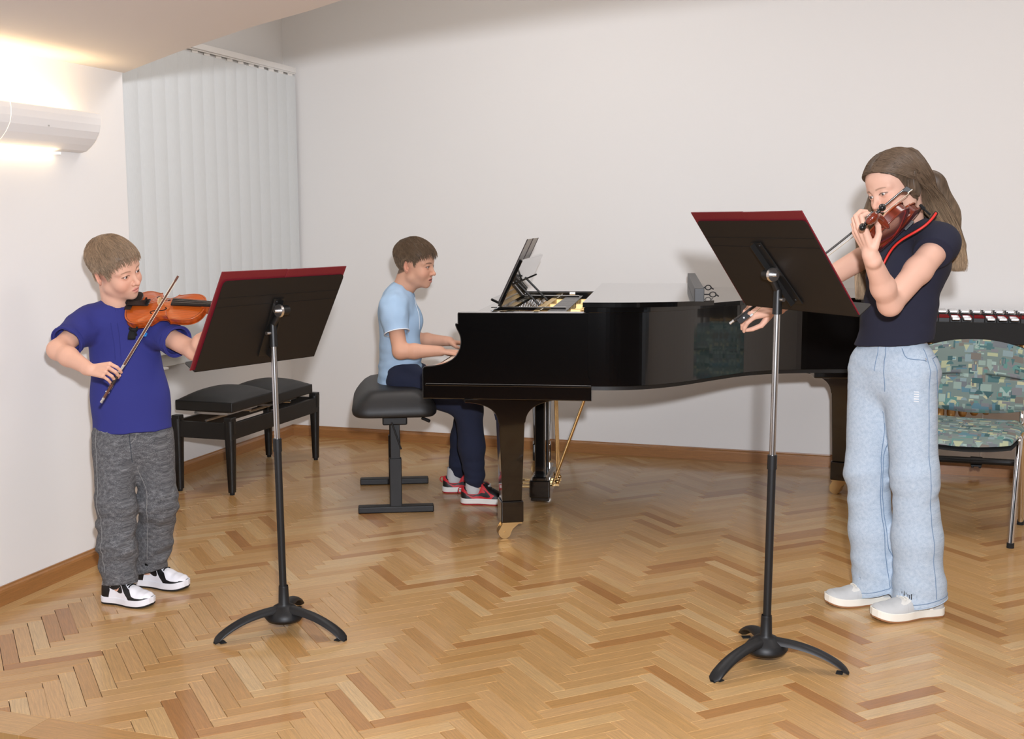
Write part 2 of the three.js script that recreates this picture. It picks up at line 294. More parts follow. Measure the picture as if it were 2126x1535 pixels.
// ---------------------------------------------------------------- grand piano. local u along its length (x), v from the treble side to the bass side (-z)
const PIANO = [-0.244, 0, -4.986], PTURN = -0.157;
{
  const t = thing('grand_piano', 'polished black grand piano, lid closed with its front flap folded back', 'piano', PIANO, PTURN);
  const K = M.black, WID = 1.52;
  const uv2 = (pts) => pts.map(([u, v]) => [u, -v]);                   // plan points to (x, z)
  // cheek with the scrolled outline
  const cheek = new THREE.Shape(); cheek.moveTo(0.0, 0.625); cheek.lineTo(0.0, 0.75); cheek.quadraticCurveTo(0.001, 0.766, 0.02, 0.7665);
  cheek.bezierCurveTo(0.075, 0.770, 0.118, 0.782, 0.142, 0.808); cheek.bezierCurveTo(0.160, 0.828, 0.171, 0.855, 0.167, 0.888);
  cheek.bezierCurveTo(0.163, 0.912, 0.152, 0.922, 0.148, 0.936); cheek.quadraticCurveTo(0.142, 0.95, 0.150, 0.953); cheek.lineTo(0.156, 0.953); cheek.lineTo(0.156, 0.992); cheek.quadraticCurveTo(0.157, 0.999, 0.163, 1.0);
  cheek.lineTo(0.715, 1.0); cheek.lineTo(0.715, 0.75); cheek.bezierCurveTo(0.716, 0.72, 0.728, 0.72, 0.728, 0.70); cheek.lineTo(0.728, 0.625); cheek.closePath();
  const ck = (z) => { const g = extrude(cheek, 0.066, 0.004, 3, 16); g.translate(0, 0, z); return g; };
  part(t, 'cheek', ck(-0.066), K); part(t, 'cheek', ck(-WID), K);
  part(t, 'key_bed', join([box(0.70, 0.055, WID - 0.02, 0.37, 0.655, -WID / 2, 0.004), box(0.715, 0.012, WID + 0.004, 0.37, 0.687, -WID / 2, 0.004)]), K);
  part(t, 'key_slip', box(0.022, 0.075, WID - 0.134, 0.016, 0.7, -WID / 2, 0.006), K);
  // rim
  const near = [[0.70, 0.0], [0.80, 0.004], [0.89, 0.025], [0.97, 0.06], [1.05, 0.12], [1.13, 0.2], [1.21, 0.30], [1.30, 0.415], [1.40, 0.53], [1.50, 0.605], [1.62, 0.655], [1.76, 0.685], [1.92, 0.705]];
  const curve = new THREE.CatmullRomCurve3(near.map(([u, v]) => V(u, 0, v)), false, 'centripetal').getPoints(70).map((p) => [p.x, p.z]);
  const tail = new THREE.CatmullRomCurve3([[1.92, 0.705], [2.04, 0.735], [2.12, 0.80], [2.15, 0.92], [2.15, 1.10], [2.135, 1.26], [2.07, 1.42], [1.94, 1.50], [1.78, WID]].map(([u, v]) => V(u, 0, v)), false, 'centripetal').getPoints(40).map((p) => [p.x, p.z]).slice(1);
  const outer = [...curve, ...tail, [0.156, WID]];
  const off = (pts, d) => pts.map((p, i) => { const a = pts[Math.max(0, i - 1)], b = pts[Math.min(pts.length - 1, i + 1)], l = Math.hypot(b[0] - a[0], b[1] - a[1]); return [p[0] - (b[1] - a[1]) / l * d, p[1] + (b[0] - a[0]) / l * d]; });
  const inside = off(outer, 0.055);
  const ring = [...outer, ...inside.slice().reverse()];
  part(t, 'rim', flat(uv2(ring), 0.69, 1.0), K);
  part(t, 'rim_foot', flat(uv2([...off(outer, 0.03), ...off(outer, 0.08).reverse()]), 0.668, 0.692), M.blackSatin);
  // inside: soundboard, gold plate with ribs, pin block, strings, dampers
  const inn = off(outer, 0.05);
  part(t, 'soundboard', flat(uv2([[0.72, 0.06], ...inn.slice(2), [0.3, WID - 0.05], [0.3, 0.07]]), 0.80, 0.81), M.oakTrim);
  const plate = part(t, 'iron_plate', join([flat(uv2([[0.30, 0.068], [0.69, 0.068], [0.72, 0.1], [0.72, WID - 0.06], [0.30, WID - 0.06]]), 0.925, 0.945), ...[0.12, 0.45, 0.8, 1.15].map((v) => box(0.5, 0.05, 0.03, 0.72, 0.955, -v - 0.03, 0.006)), box(0.03, 0.06, WID - 0.14, 0.46, 0.955, -WID / 2, 0.006)]), M.gold);
  const pin = join(Array.from({ length: 66 }, (_, i) => rod([0.335 + 0.03 * (i % 3), 0.943, -0.1 - i * 0.0202], [0.33 + 0.03 * (i % 3), 0.972, -0.1 - i * 0.0202], 0.0035, 0.0035, 7)));
  const pins = part(plate, 'tuning_pins', pin, M.steel); pins.userData.kind = 'stuff';
  const strings = part(t, 'strings', join(Array.from({ length: 60 }, (_, i) => rod([0.345, 0.952, -0.1 - i * 0.0222], [1.15 + 0.011 * i, 0.949, -0.3 - i * 0.0185], 0.0008, 0.0008, 4))), M.brassOld); strings.userData.kind = 'stuff';
  part(plate, 'red_felt', box(0.05, 0.006, WID - 0.2, 0.43, 0.949, -WID / 2), std(lin(0x7a1518), 0.95));
  for (let i = 0; i < 26; i++) part(t, 'damper', join([box(0.085, 0.03, 0.013, 0.56, 0.975, -0.2 - i * 0.044, 0.003), box(0.07, 0.012, 0.009, 0.56, 0.957, -0.2 - i * 0.044)]), M.black);
  // front: name board and keys
  part(t, 'stretcher', box(0.05, 0.16, WID - 0.134, 0.255, 0.915, -WID / 2, 0.004), K);
  const fall = part(t, 'fallboard', (() => { const g = extrude([[0.178, 0.75], [0.19, 0.75], [0.226, 0.93], [0.226, 0.99], [0.212, 0.99], [0.205, 0.93]], WID - 0.136, 0.001); g.translate(0, 0, -WID + 0.068); return g; })(), K);
  const wk = extrude([[0, 0], [0.15, 0], [0.15, 0.022], [0, 0.022]], 0.0222, 0.0012, 2), bk = extrude([[0, 0], [0.095, 0], [0.095, 0.011], [0.007, 0.011]], 0.0105, 0.001, 2);
  for (let i = 0; i < 52; i++) { const o = part(t, 'white_key', wk, M.ivory); o.position.set(0.028, 0.722, -0.145 - (i + 1) * 0.0236); }
  for (let i = 0; i < 51; i++) { if ([1, 4].includes(i % 7)) continue; const o = part(t, 'black_key', bk, M.blackSatin); o.position.set(0.083, 0.744, -0.145 - (i + 1) * 0.0236 - 0.005); }
  for (const z of [-0.105, -WID + 0.105]) part(t, 'key_block', box(0.15, 0.05, 0.076, 0.11, 0.735, z, 0.005), K);
  // music desk leaning over the strings, with its props
  const desk = part(t, 'music_desk', (() => { const g = new RoundedBoxGeometry(0.018, 0.235, 0.9, 3, 0.005); g.translate(0, 0.1175, 0); return g; })(), K); desk.position.set(0.29, 1.0, -0.78); desk.rotation.z = -0.44;
  part(desk, 'ledge', box(0.05, 0.012, 0.86, -0.026, 0.012, 0, 0.004), K);
  for (const v of [0.36, 0.72]) { part(t, 'desk_prop', join([rod([0.362, 1.115, -v], [0.47, 1.005, -v], 0.005), rod([0.35, 1.1, -v], [0.42, 1.13, -v + 0.02], 0.004)]), M.blackSatin); }
  part(t, 'desk_slide', join([box(0.34, 0.016, 0.03, 0.42, 0.99, -0.36, 0.003), box(0.34, 0.016, 0.03, 0.42, 0.99, -1.2, 0.003)]), K);
  part(t, 'lid_hinge', join([box(0.11, 0.03, 0.006, 0.61, 0.985, -WID + 0.058), rod([0.52, 0.99, -WID + 0.06], [0.55, 0.99, -WID + 0.06], 0.012)]), M.steel);
  // lid and folded flap
  const lidOut = off(outer, -0.014);
  const lid = part(t, 'lid', flat(uv2([[0.695, -0.012], ...lidOut.slice(3, -1), [0.695, WID + 0.014]]), 1.002, 1.022), K);
  const flapEdge = [[0.69, -0.014], [0.85, -0.008], [1.0, 0.022], [1.12, 0.075], [1.235, 0.15]];
  part(t, 'lid_flap', flat(uv2([...new THREE.CatmullRomCurve3(flapEdge.map(([u, v]) => V(u, 0, v))).getPoints(24).map((p) => [p.x, p.z]), [1.235, WID + 0.012], [0.69, WID + 0.012]]), 1.0235, 1.044), K);
  const hinge = part(lid, 'piano_hinge', rod([0.694, 1.023, 0.004], [0.694, 1.023, -WID], 0.005), M.brass);
  // legs with curved brackets, brass casters
  const legShape = new THREE.Shape(); legShape.moveTo(-0.205, 0.626); legShape.lineTo(-0.205, 0.612); legShape.bezierCurveTo(-0.10, 0.603, -0.064, 0.57, -0.060, 0.52); legShape.lineTo(-0.056, 0.515); legShape.lineTo(-0.043, 0.172); legShape.lineTo(0.043, 0.172); legShape.lineTo(0.056, 0.515); legShape.lineTo(0.060, 0.52); legShape.bezierCurveTo(0.064, 0.57, 0.10, 0.603, 0.205, 0.612); legShape.lineTo(0.205, 0.626); legShape.closePath();
  const leg = (x, v, turn) => {
    const g = extrude(legShape, 0.09, 0.003, 2, 12); g.translate(0, 0, -0.045);
    const o = part(t, 'leg', g, K); o.position.set(x, 0, -v); o.rotation.y = turn;
    part(o, 'foot_block', (() => { const b = new RoundedBoxGeometry(0.1, 0.096, 0.1, 3, 0.006); b.translate(0, 0.124, 0); return b; })(), K);
    part(o, 'caster', join([box(0.088, 0.006, 0.088, 0, 0.073, 0), extrude([[-0.04, 0.07], [0.035, 0.07], [0.005, 0.045], [-0.012, 0.012], [-0.052, 0.012], [-0.056, 0.04]], 0.006).translate(0, 0, 0.026), extrude([[-0.04, 0.07], [0.035, 0.07], [0.005, 0.045], [-0.012, 0.012], [-0.052, 0.012], [-0.056, 0.04]], 0.006).translate(0, 0, -0.032), rod([-0.03, 0.028, -0.036], [-0.03, 0.028, 0.036], 0.006), rod([-0.03, 0.028, -0.024], [-0.03, 0.028, 0.024], 0.0278, 0.0278, 26)]), M.brassOld);
  };
  leg(0.37, 0.09, 0.3); leg(0.37, WID - 0.09, 0.1); leg(1.93, 1.12, -0.4);
  part(t, 'leg_plate', box(0.34, 0.03, 0.5, 1.9, 0.652, -1.0, 0.006), K);
  // lyre with pedals
  const ly = V(0.445, 0, -0.77);
  const lyre = part(t, 'pedal_lyre', join([box(0.10, 0.085, 0.34, ly.x, 0.098, ly.z, 0.006), box(0.09, 0.018, 0.31, ly.x, 0.046, ly.z, 0.004), box(0.07, 0.02, 0.36, ly.x, 0.150, ly.z, 0.006), box(0.052, 0.47, 0.045, ly.x - 0.005, 0.39, ly.z + 0.085, 0.006), box(0.052, 0.47, 0.045, ly.x - 0.005, 0.39, ly.z - 0.085, 0.006), box(0.09, 0.03, 0.30, ly.x, 0.622, ly.z, 0.006)]), K);
  for (const dz of [0.075, 0, -0.075]) {
    part(lyre, 'pedal', (() => { const s = new THREE.Shape(); s.moveTo(0, -0.011); s.lineTo(-0.06, -0.013); s.quadraticCurveTo(-0.105, -0.030, -0.122, -0.016); s.quadraticCurveTo(-0.130, 0, -0.122, 0.016); s.quadraticCurveTo(-0.105, 0.030, -0.06, 0.013); s.lineTo(0, 0.011); s.closePath(); const g = extrude(s, 0.011, 0.003, 2, 10); g.rotateX(-Math.PI / 2); g.translate(ly.x - 0.04, 0.085, ly.z + dz); return g; })(), M.brass);
    part(lyre, 'trap_rod', join([rod([ly.x + 0.075, 0.12, ly.z + dz * 0.8], [ly.x + 0.06, 0.625, ly.z + dz * 0.8], 0.0045), new THREE.SphereGeometry(0.011, 12, 10).translate(ly.x + 0.075, 0.115, ly.z + dz * 0.8), box(0.05, 0.012, 0.016, ly.x + 0.06, 0.1, ly.z + dz * 0.8)]), M.brass);
  }
  for (const dz of [0.12, -0.12]) part(lyre, 'brace_rod', rod([ly.x + 0.055, 0.105, ly.z + dz], [ly.x + 0.255, 0.66, ly.z + dz * 1.3], 0.006), M.brass);
}
// the printed music on the desk of the piano: a sheet standing taller than the desk
{
  const t = thing('sheet_music', 'open sheets of music leaning on the piano desk, taller than the desk', 'sheet music', PIANO, PTURN);
  const pageM = std(lin(0xdedad6), 0.7);
  const page = (z, w, h, x, y) => { const g = box(0.0015, h, w, 0, h / 2, 0); const o = part(t, 'page', g, pageM); o.position.set(x, y, z); o.rotation.z = -0.44; return o; };
  page(-0.62, 0.23, 0.31, 0.265, 1.02); page(-0.86, 0.23, 0.31, 0.266, 1.02);
  const c = part(t, 'cover_edge', join([box(0.004, 0.31, 0.006, 0, 0.155, 0.115), box(0.004, 0.31, 0.006, 0, 0.155, -0.355), box(0.004, 0.31, 0.006, 0, 0.155, -0.12)]), std(lin(0x2b1514), 0.6)); c.position.set(0.2675, 1.02, -0.62); c.rotation.z = -0.44;
}
{
  const t = thing('lid_bar', 'black wooden bar with two ring hooks lying across the folded piano lid', 'bar', PIANO, PTURN);
  part(t, 'bar_body', (() => { const g = new RoundedBoxGeometry(0.04, 0.056, 1.46, 2, 0.002); g.translate(1.17, 1.0725, -0.77); return g; })(), M.blackSatin);
  for (const v of [0.1, 0.62]) part(t, 'ring_hook', join([rod([1.189, 1.072, -v], [1.215, 1.072, -v], 0.003), (() => { const g = new THREE.TorusGeometry(0.0105, 0.0022, 8, 22); g.scale(1.25, 1, 1); g.translate(1.227, 1.072, -v); return g; })(), rod([1.24, 1.072, -v], [1.252, 1.064, -v], 0.003)]), M.blackMetal);
}

// ---------------------------------------------------------------- the pianist's bench
{
  const t = thing('piano_bench', 'black padded piano bench on two T-shaped legs under the seated boy', 'bench', [-0.428, 0, -5.79], 0.085);
  // cushion: domed pad, wider at its lower edge
  const pos = [], uv = [], idx = [], A = 28, B = 40, hx = 0.205, hz = 0.375;
  const sq = (a) => { const c = Math.cos(a), s = Math.sin(a), p = 0.28; return [Math.sign(c) * Math.abs(c) ** p, Math.sign(s) * Math.abs(s) ** p]; };
  const rings = [[0.0, 0.466, 0], [0.80, 0.466, 0], [0.955, 0.467, 0], [0.99, 0.474, 0], [1.0, 0.486, 0], [0.99, 0.502, 0], [0.94, 0.522, 0.0], [0.85, 0.548, 0], [0.74, 0.572, 0], [0.62, 0.587, 0], [0.45, 0.594, 0], [0, 0.595, 0]];
  rings.forEach(([k, y], r) => { for (let j = 0; j <= B; j++) { const [x, z] = sq(j / B * 2 * Math.PI); const kz = 1 - (1 - k) * 0.42; pos.push(x * hx * k, y, z * hz * (k === 0 ? 0 : kz)); uv.push(x * k, z * kz); } });
  for (let r = 0; r < rings.length - 1; r++) for (let j = 0; j < B; j++) { const a = r * (B + 1) + j, b = a + B + 1; idx.push(a, b, a + 1, a + 1, b, b + 1); }
  const g = new THREE.BufferGeometry(); g.setAttribute('position', new THREE.Float32BufferAttribute(pos, 3)); g.setAttribute('uv', new THREE.Float32BufferAttribute(uv, 2)); g.setIndex(idx); g.computeVertexNormals();
  part(t, 'seat_pad', g, M.vinyl);
  const m = M.blackMetal;
  for (const z of [0.305, -0.31]) {
    const leg = part(t, 'leg', join([box(0.058, 0.24, 0.045, 0, 0.143, z, 0.004), box(0.046, 0.2, 0.034, 0, 0.34, z, 0.003)]), m);
    part(leg, 'foot_bar', (() => { const b = new RoundedBoxGeometry(0.362, 0.032, 0.058, 3, 0.006); b.translate(0, 0.016, z); return b; })(), m);
    part(leg, 'seat_bracket', box(0.118, 0.04, 0.05, 0, 0.445, z, 0.008), m);
    part(leg, 'gas_strut', rod([-0.015, 0.44, z + 0.03], [0.028, 0.31, z + 0.03], 0.004), m);
  }
  part(t, 'stretcher', join([box(0.03, 0.05, 0.6, 0.01, 0.335, 0, 0.003)]), m);
  part(t, 'height_lever', rod([0.13, 0.455, 0.31], [0.165, 0.442, 0.33], 0.008), m);
}
// ---------------------------------------------------------------- duet bench by the window
{
  const t = thing('duet_bench', 'black wooden duet bench with two padded seats, standing by the recess wall', 'bench', toWorld(0.37, 0, 1.16).toArray(), TURN - Math.PI / 2);
  // local x runs along the bench, towards the back wall; z towards the room wall
  const W = M.blackSatin;
  const pad = (x, y) => {
    const pos = [], idx = [], uv = [], N = 22, w = 0.44, d = 0.34;
    for (let i = 0; i <= N; i++) for (let j = 0; j <= N; j++) { const a = i / N * 2 - 1, b = j / N * 2 - 1; const h = 0.052 * Math.pow(Math.max(0, (1 - Math.pow(Math.abs(a), 2.6)) * (1 - Math.pow(Math.abs(b), 2.6))), 0.75); pos.push(a * w / 2 + x, y + 0.052 + h, b * d / 2); uv.push(i / N, j / N); }
    for (let i = 0; i < N; i++) for (let j = 0; j < N; j++) { const k = i * (N + 1) + j; idx.push(k, k + 1, k + N + 1, k + 1, k + N + 2, k + N + 1); }
    const g = new THREE.BufferGeometry(); g.setAttribute('position', new THREE.Float32BufferAttribute(pos, 3)); g.setAttribute('uv', new THREE.Float32BufferAttribute(uv, 2)); g.setIndex(idx); g.computeVertexNormals();
    const o = part(t, 'seat', g, M.vinyl);
    part(o, 'seat_frame', box(w, 0.054, d, x, y + 0.0265, 0, 0.008), W);
    part(o, 'lift_mechanism', join([box(0.3, 0.012, 0.2, x, y - 0.02, 0), rod([x - 0.16, y - 0.045, 0.05], [x + 0.1, y - 0.005, 0.05], 0.009), rod([x - 0.16, y - 0.045, -0.05], [x + 0.1, y - 0.005, -0.05], 0.009), rod([x - 0.2, y - 0.05, 0.0], [x + 0.2, y - 0.05, 0.0], 0.006)]), M.steel);
  };
  pad(0.243, 0.425); pad(-0.2, 0.405);
  part(t, 'apron', join([box(0.96, 0.085, 0.022, 0, 0.33, 0.165, 0.003), box(0.96, 0.085, 0.022, 0, 0.33, -0.165, 0.003), box(0.022, 0.085, 0.33, 0.47, 0.33, 0, 0.003), box(0.022, 0.085, 0.33, -0.47, 0.33, 0, 0.003)]), W);
  for (const x of [0.465, -0.465]) for (const z of [0.155, -0.155]) {
    const g = new THREE.CylinderGeometry(0.032, 0.020, 0.375, 4, 1); g.rotateY(Math.PI / 4); g.translate(x, 0.2, z);
    const leg = part(t, 'leg', join([g, box(0.046, 0.02, 0.046, x, 0.392, z, 0.004)]), W); part(leg, 'glide', cyl(0.013, 0.012, 0.014, 12).translate(x, 0.007, z), M.rubber);
  }
}

// ---------------------------------------------------------------- music stands
function musicStand(label, base, top, yaw, tilt, pivotY, v0, W, H) {
  // yaw: direction of the desk's long edge; the desk's printed side looks to (sin yaw, -cos yaw)
  const t = thing('music_stand', label, 'music stand', base, 0);
  const lean = V(top[0] - base[0], 1, top[2] - base[2]);
  const at = (y) => [lean.x * y / 1.0, y, lean.z * y / 1.0];
  part(t, 'lower_pole', join([rod(at(0.085), at(0.655), 0.0125, 0.0125, 22), rod(at(0.62), at(0.664), 0.0148, 0.0145, 22)]), M.blackMetal);
  part(t, 'upper_pole', rod(at(0.655), at(pivotY - 0.085), 0.0098, 0.0098, 22), M.steel);
  const hub = new THREE.LatheGeometry([[0.0155, 0.155], [0.0165, 0.15], [0.0185, 0.092], [0.034, 0.084], [0.054, 0.068], [0.068, 0.05], [0.058, 0.036], [0, 0.036]].map(([a, b]) => new THREE.Vector2(a, b)), 36);
  part(t, 'base_hub', hub, M.blackMetal);
  return { t, at };
}
function standLeg(t, angle) {     // an arched half-round leg, wide and low at its tip
  const pos = [], idx = [], uv = [], N = 26, K = 12, R = 0.252;
  for (let i = 0; i <= N; i++) {
    const q = i / N, r = mix(0.03, R, q), y = 0.066 * Math.pow(1 - Math.pow(q, 2.3), 0.85) + 0.0015, w = mix(0.023, 0.0235, sstep(0, 0.8, q)) * (q > 0.93 ? Math.sqrt(Math.max(0.02, 1 - ((q - 0.93) / 0.075) ** 2)) : 1), h = mix(0.02, 0.012, q) * (q > 0.9 ? mix(1, 0.5, (q - 0.9) / 0.1) : 1);
    for (let j = 0; j <= K; j++) { const a = Math.PI * 2 * j / K; pos.push(r, y + (Math.sin(a) > 0 ? Math.sin(a) * h : Math.sin(a) * 0.003), Math.cos(a) * w); uv.push(q, j / K); }
  }
  for (let i = 0; i < N; i++) for (let j = 0; j < K; j++) { const a = i * (K + 1) + j, b = a + K + 1; idx.push(a, a + 1, b, b, a + 1, b + 1); }
  const g = new THREE.BufferGeometry(); g.setAttribute('position', new THREE.Float32BufferAttribute(pos, 3)); g.setAttribute('uv', new THREE.Float32BufferAttribute(uv, 2)); g.setIndex(idx); g.computeVertexNormals();
  const o = part(t, 'leg', g, M.blackMetal); o.rotation.y = angle; part(o, 'foot_pad', box(0.02, 0.003, 0.028, R - 0.028, 0.0015, 0), M.rubber); return o;
}
function standDesk(t, c, yaw, tilt, v0, W, H) {
  const g0 = new THREE.Group(); g0.name = numbered('desk'); g0.position.set(...c); g0.rotation.order = 'YXZ'; g0.rotation.y = -yaw; g0.rotation.x = tilt; t.add(g0);
  // in this frame x runs along the desk, y up the desk, the printed side looks to -z
  const s = new THREE.Shape(); const x = W / 2, r = 0.018;
  s.moveTo(-x, v0); s.lineTo(x, v0); s.lineTo(x, v0 + H - r); s.quadraticCurveTo(x, v0 + H, x - r, v0 + H); s.lineTo(-x + r, v0 + H); s.quadraticCurveTo(-x, v0 + H, -x, v0 + H - r); s.closePath();
  const pl = part(g0, 'desk_panel', extrude(s, 0.0022, 0, 1, 10), M.deskBack);
  pl.position.z = -0.0022;
  const sh = new THREE.Shape(); sh.moveTo(-x, 0); sh.lineTo(x, 0); sh.lineTo(x, 0.045); sh.quadraticCurveTo(x, 0.06, x - 0.016, 0.06); sh.lineTo(-x + 0.016, 0.06); sh.quadraticCurveTo(-x, 0.06, -x, 0.045); sh.closePath();
  const lip = extrude(sh, 0.0022, 0, 1, 10); lip.rotateX(-Math.PI / 2); lip.translate(0, v0, 0); part(g0, 'ledge', lip, M.deskBack);
  part(g0, 'rear_crease', join([box(W - 0.01, 0.002, 0.0015, 0, v0 + H - 0.062, 0.0008), box(W - 0.01, 0.002, 0.0015, 0, v0 + H - 0.095, 0.0008)]), M.deskBack);
  // spine plate and tilt joint on the back
  const sp = extrude([[-0.034, v0 + H - 0.075], [0.014, v0 + H - 0.075], [0.052, v0 + 0.035], [-0.016, v0 + 0.035]], 0.003, 0); sp.translate(0, 0, 0.004); part(g0, 'spine_plate', sp, M.blackSatin);
  part(g0, 'spine_flange', join([box(0.003, H - 0.11, 0.022, 0, v0 + H / 2 - 0.02, 0.013)]).rotateZ(0.14), M.blackSatin);
  for (const [px, py] of [[-0.02, v0 + H - 0.085], [0.006, v0 + H - 0.085], [0.03, v0 + 0.05]]) part(g0, 'rivet', new THREE.SphereGeometry(0.004, 10, 8).translate(px, py, 0.007), M.blackMetal);
  return g0;
}
M.deskBack = std(lin(0x1d1916), 0.55, { metalness: 0.25 });
M.folder = phys(lin(0x6d1420), 0.5, { bumpMap: plasterBump, bumpScale: 0.0003, clearcoat: 0.15 });
const STANDS = [
  { label: 'black music stand in front of the small boy in blue, seen from behind', base: [-0.671, 0, -3.854], top: [-0.681, 0, -3.853], c: [-0.668, 1.095, -3.853], yaw: -0.932, tilt: 0.487, v0: -0.21, W: 0.539, H: 0.333, legs: [3.725, -0.495, 1.53], knob: -1 },
  { label: 'black music stand in front of the girl with long hair, seen from behind', base: [0.894, 0, -3.520], top: [0.902, 0, -3.519], c: [0.901, 1.217, -3.519], yaw: 1.172, tilt: 0.623, v0: -0.139, W: 0.534, H: 0.336, legs: [3.81, -0.414, 1.61], knob: 1 },
];
for (const S of STANDS) {
  const { t, at } = musicStand(S.label, S.base, S.top, S.yaw, S.tilt, S.c[1], S.v0, S.W, S.H);
  for (const a of S.legs) standLeg(t, a);
  const c = [S.c[0] - S.base[0], S.c[1], S.c[2] - S.base[2]];
  const j = V(...c).add(V(-Math.sin(S.yaw), 0, Math.cos(S.yaw)).multiplyScalar(0.028));      // tilt joint just behind the desk
  part(t, 'neck', join([rod(at(S.c[1] - 0.12), at(S.c[1] - 0.045), 0.0145, 0.012, 20), rod(at(S.c[1] - 0.05), [j.x, j.y + 0.005, j.z], 0.011, 0.011, 16)]), M.blackSatin);
  const hx = V(Math.cos(S.yaw), 0, Math.sin(S.yaw)).multiplyScalar(S.knob === 1 ? 1 : -1);
  const k0 = j.clone().addScaledVector(hx, 0.012), k1 = j.clone().addScaledVector(hx, 0.02), k2 = j.clone().addScaledVector(hx, 0.037);
  part(t, 'tilt_knob', join([rod(k0, k1, 0.022, 0.02, 28), rod(k1, k2, 0.006, 0.005, 14)]), M.silver);
  part(t, 'tilt_joint', rod(j.clone().addScaledVector(hx, -0.022), k0, 0.0165, 0.0165, 22), M.blackSatin);
  const desk = standDesk(t, c, S.yaw, S.tilt, S.v0, S.W, S.H);
  part(t, 'clamp_screw', rod(V(...at(S.c[1] - 0.075)).addScaledVector(hx, 0.012), V(...at(S.c[1] - 0.075)).addScaledVector(hx, 0.03), 0.005, 0.006, 12), M.silver);
  // the folder of music resting on the ledge, a little taller than the desk
  const f = thing('music_folder', S.knob === 1 ? 'dark red music folder standing open on the stand before the girl' : 'dark red music folder standing open on the stand before the boy in blue', 'folder', S.c);
  f.rotation.order = 'YXZ'; f.rotation.y = -S.yaw; f.rotation.x = S.tilt;
  const w = S.W + 0.02, h = S.H + 0.026, sh = S.knob === 1 ? -0.008 : -0.006;
  for (const sd of [-1, 1]) { const cov = box(w / 2 - 0.002, h, 0.004, 0, h / 2, 0, 0.0015); const o = part(f, 'cover', cov, M.folder); o.position.set(sh + sd * w / 4, S.v0 + 0.003, -0.0065 - (sd > 0 ? 0 : 0.002)); o.rotation.z = sd * 0.004; }
  for (const sd of [-1, 1]) { const o = part(f, 'page', box(w / 2 - 0.03, h - 0.04, 0.003, 0, h / 2, 0), M.white); o.position.set(sh + sd * w / 4, S.v0 + 0.008, -0.012); }
}

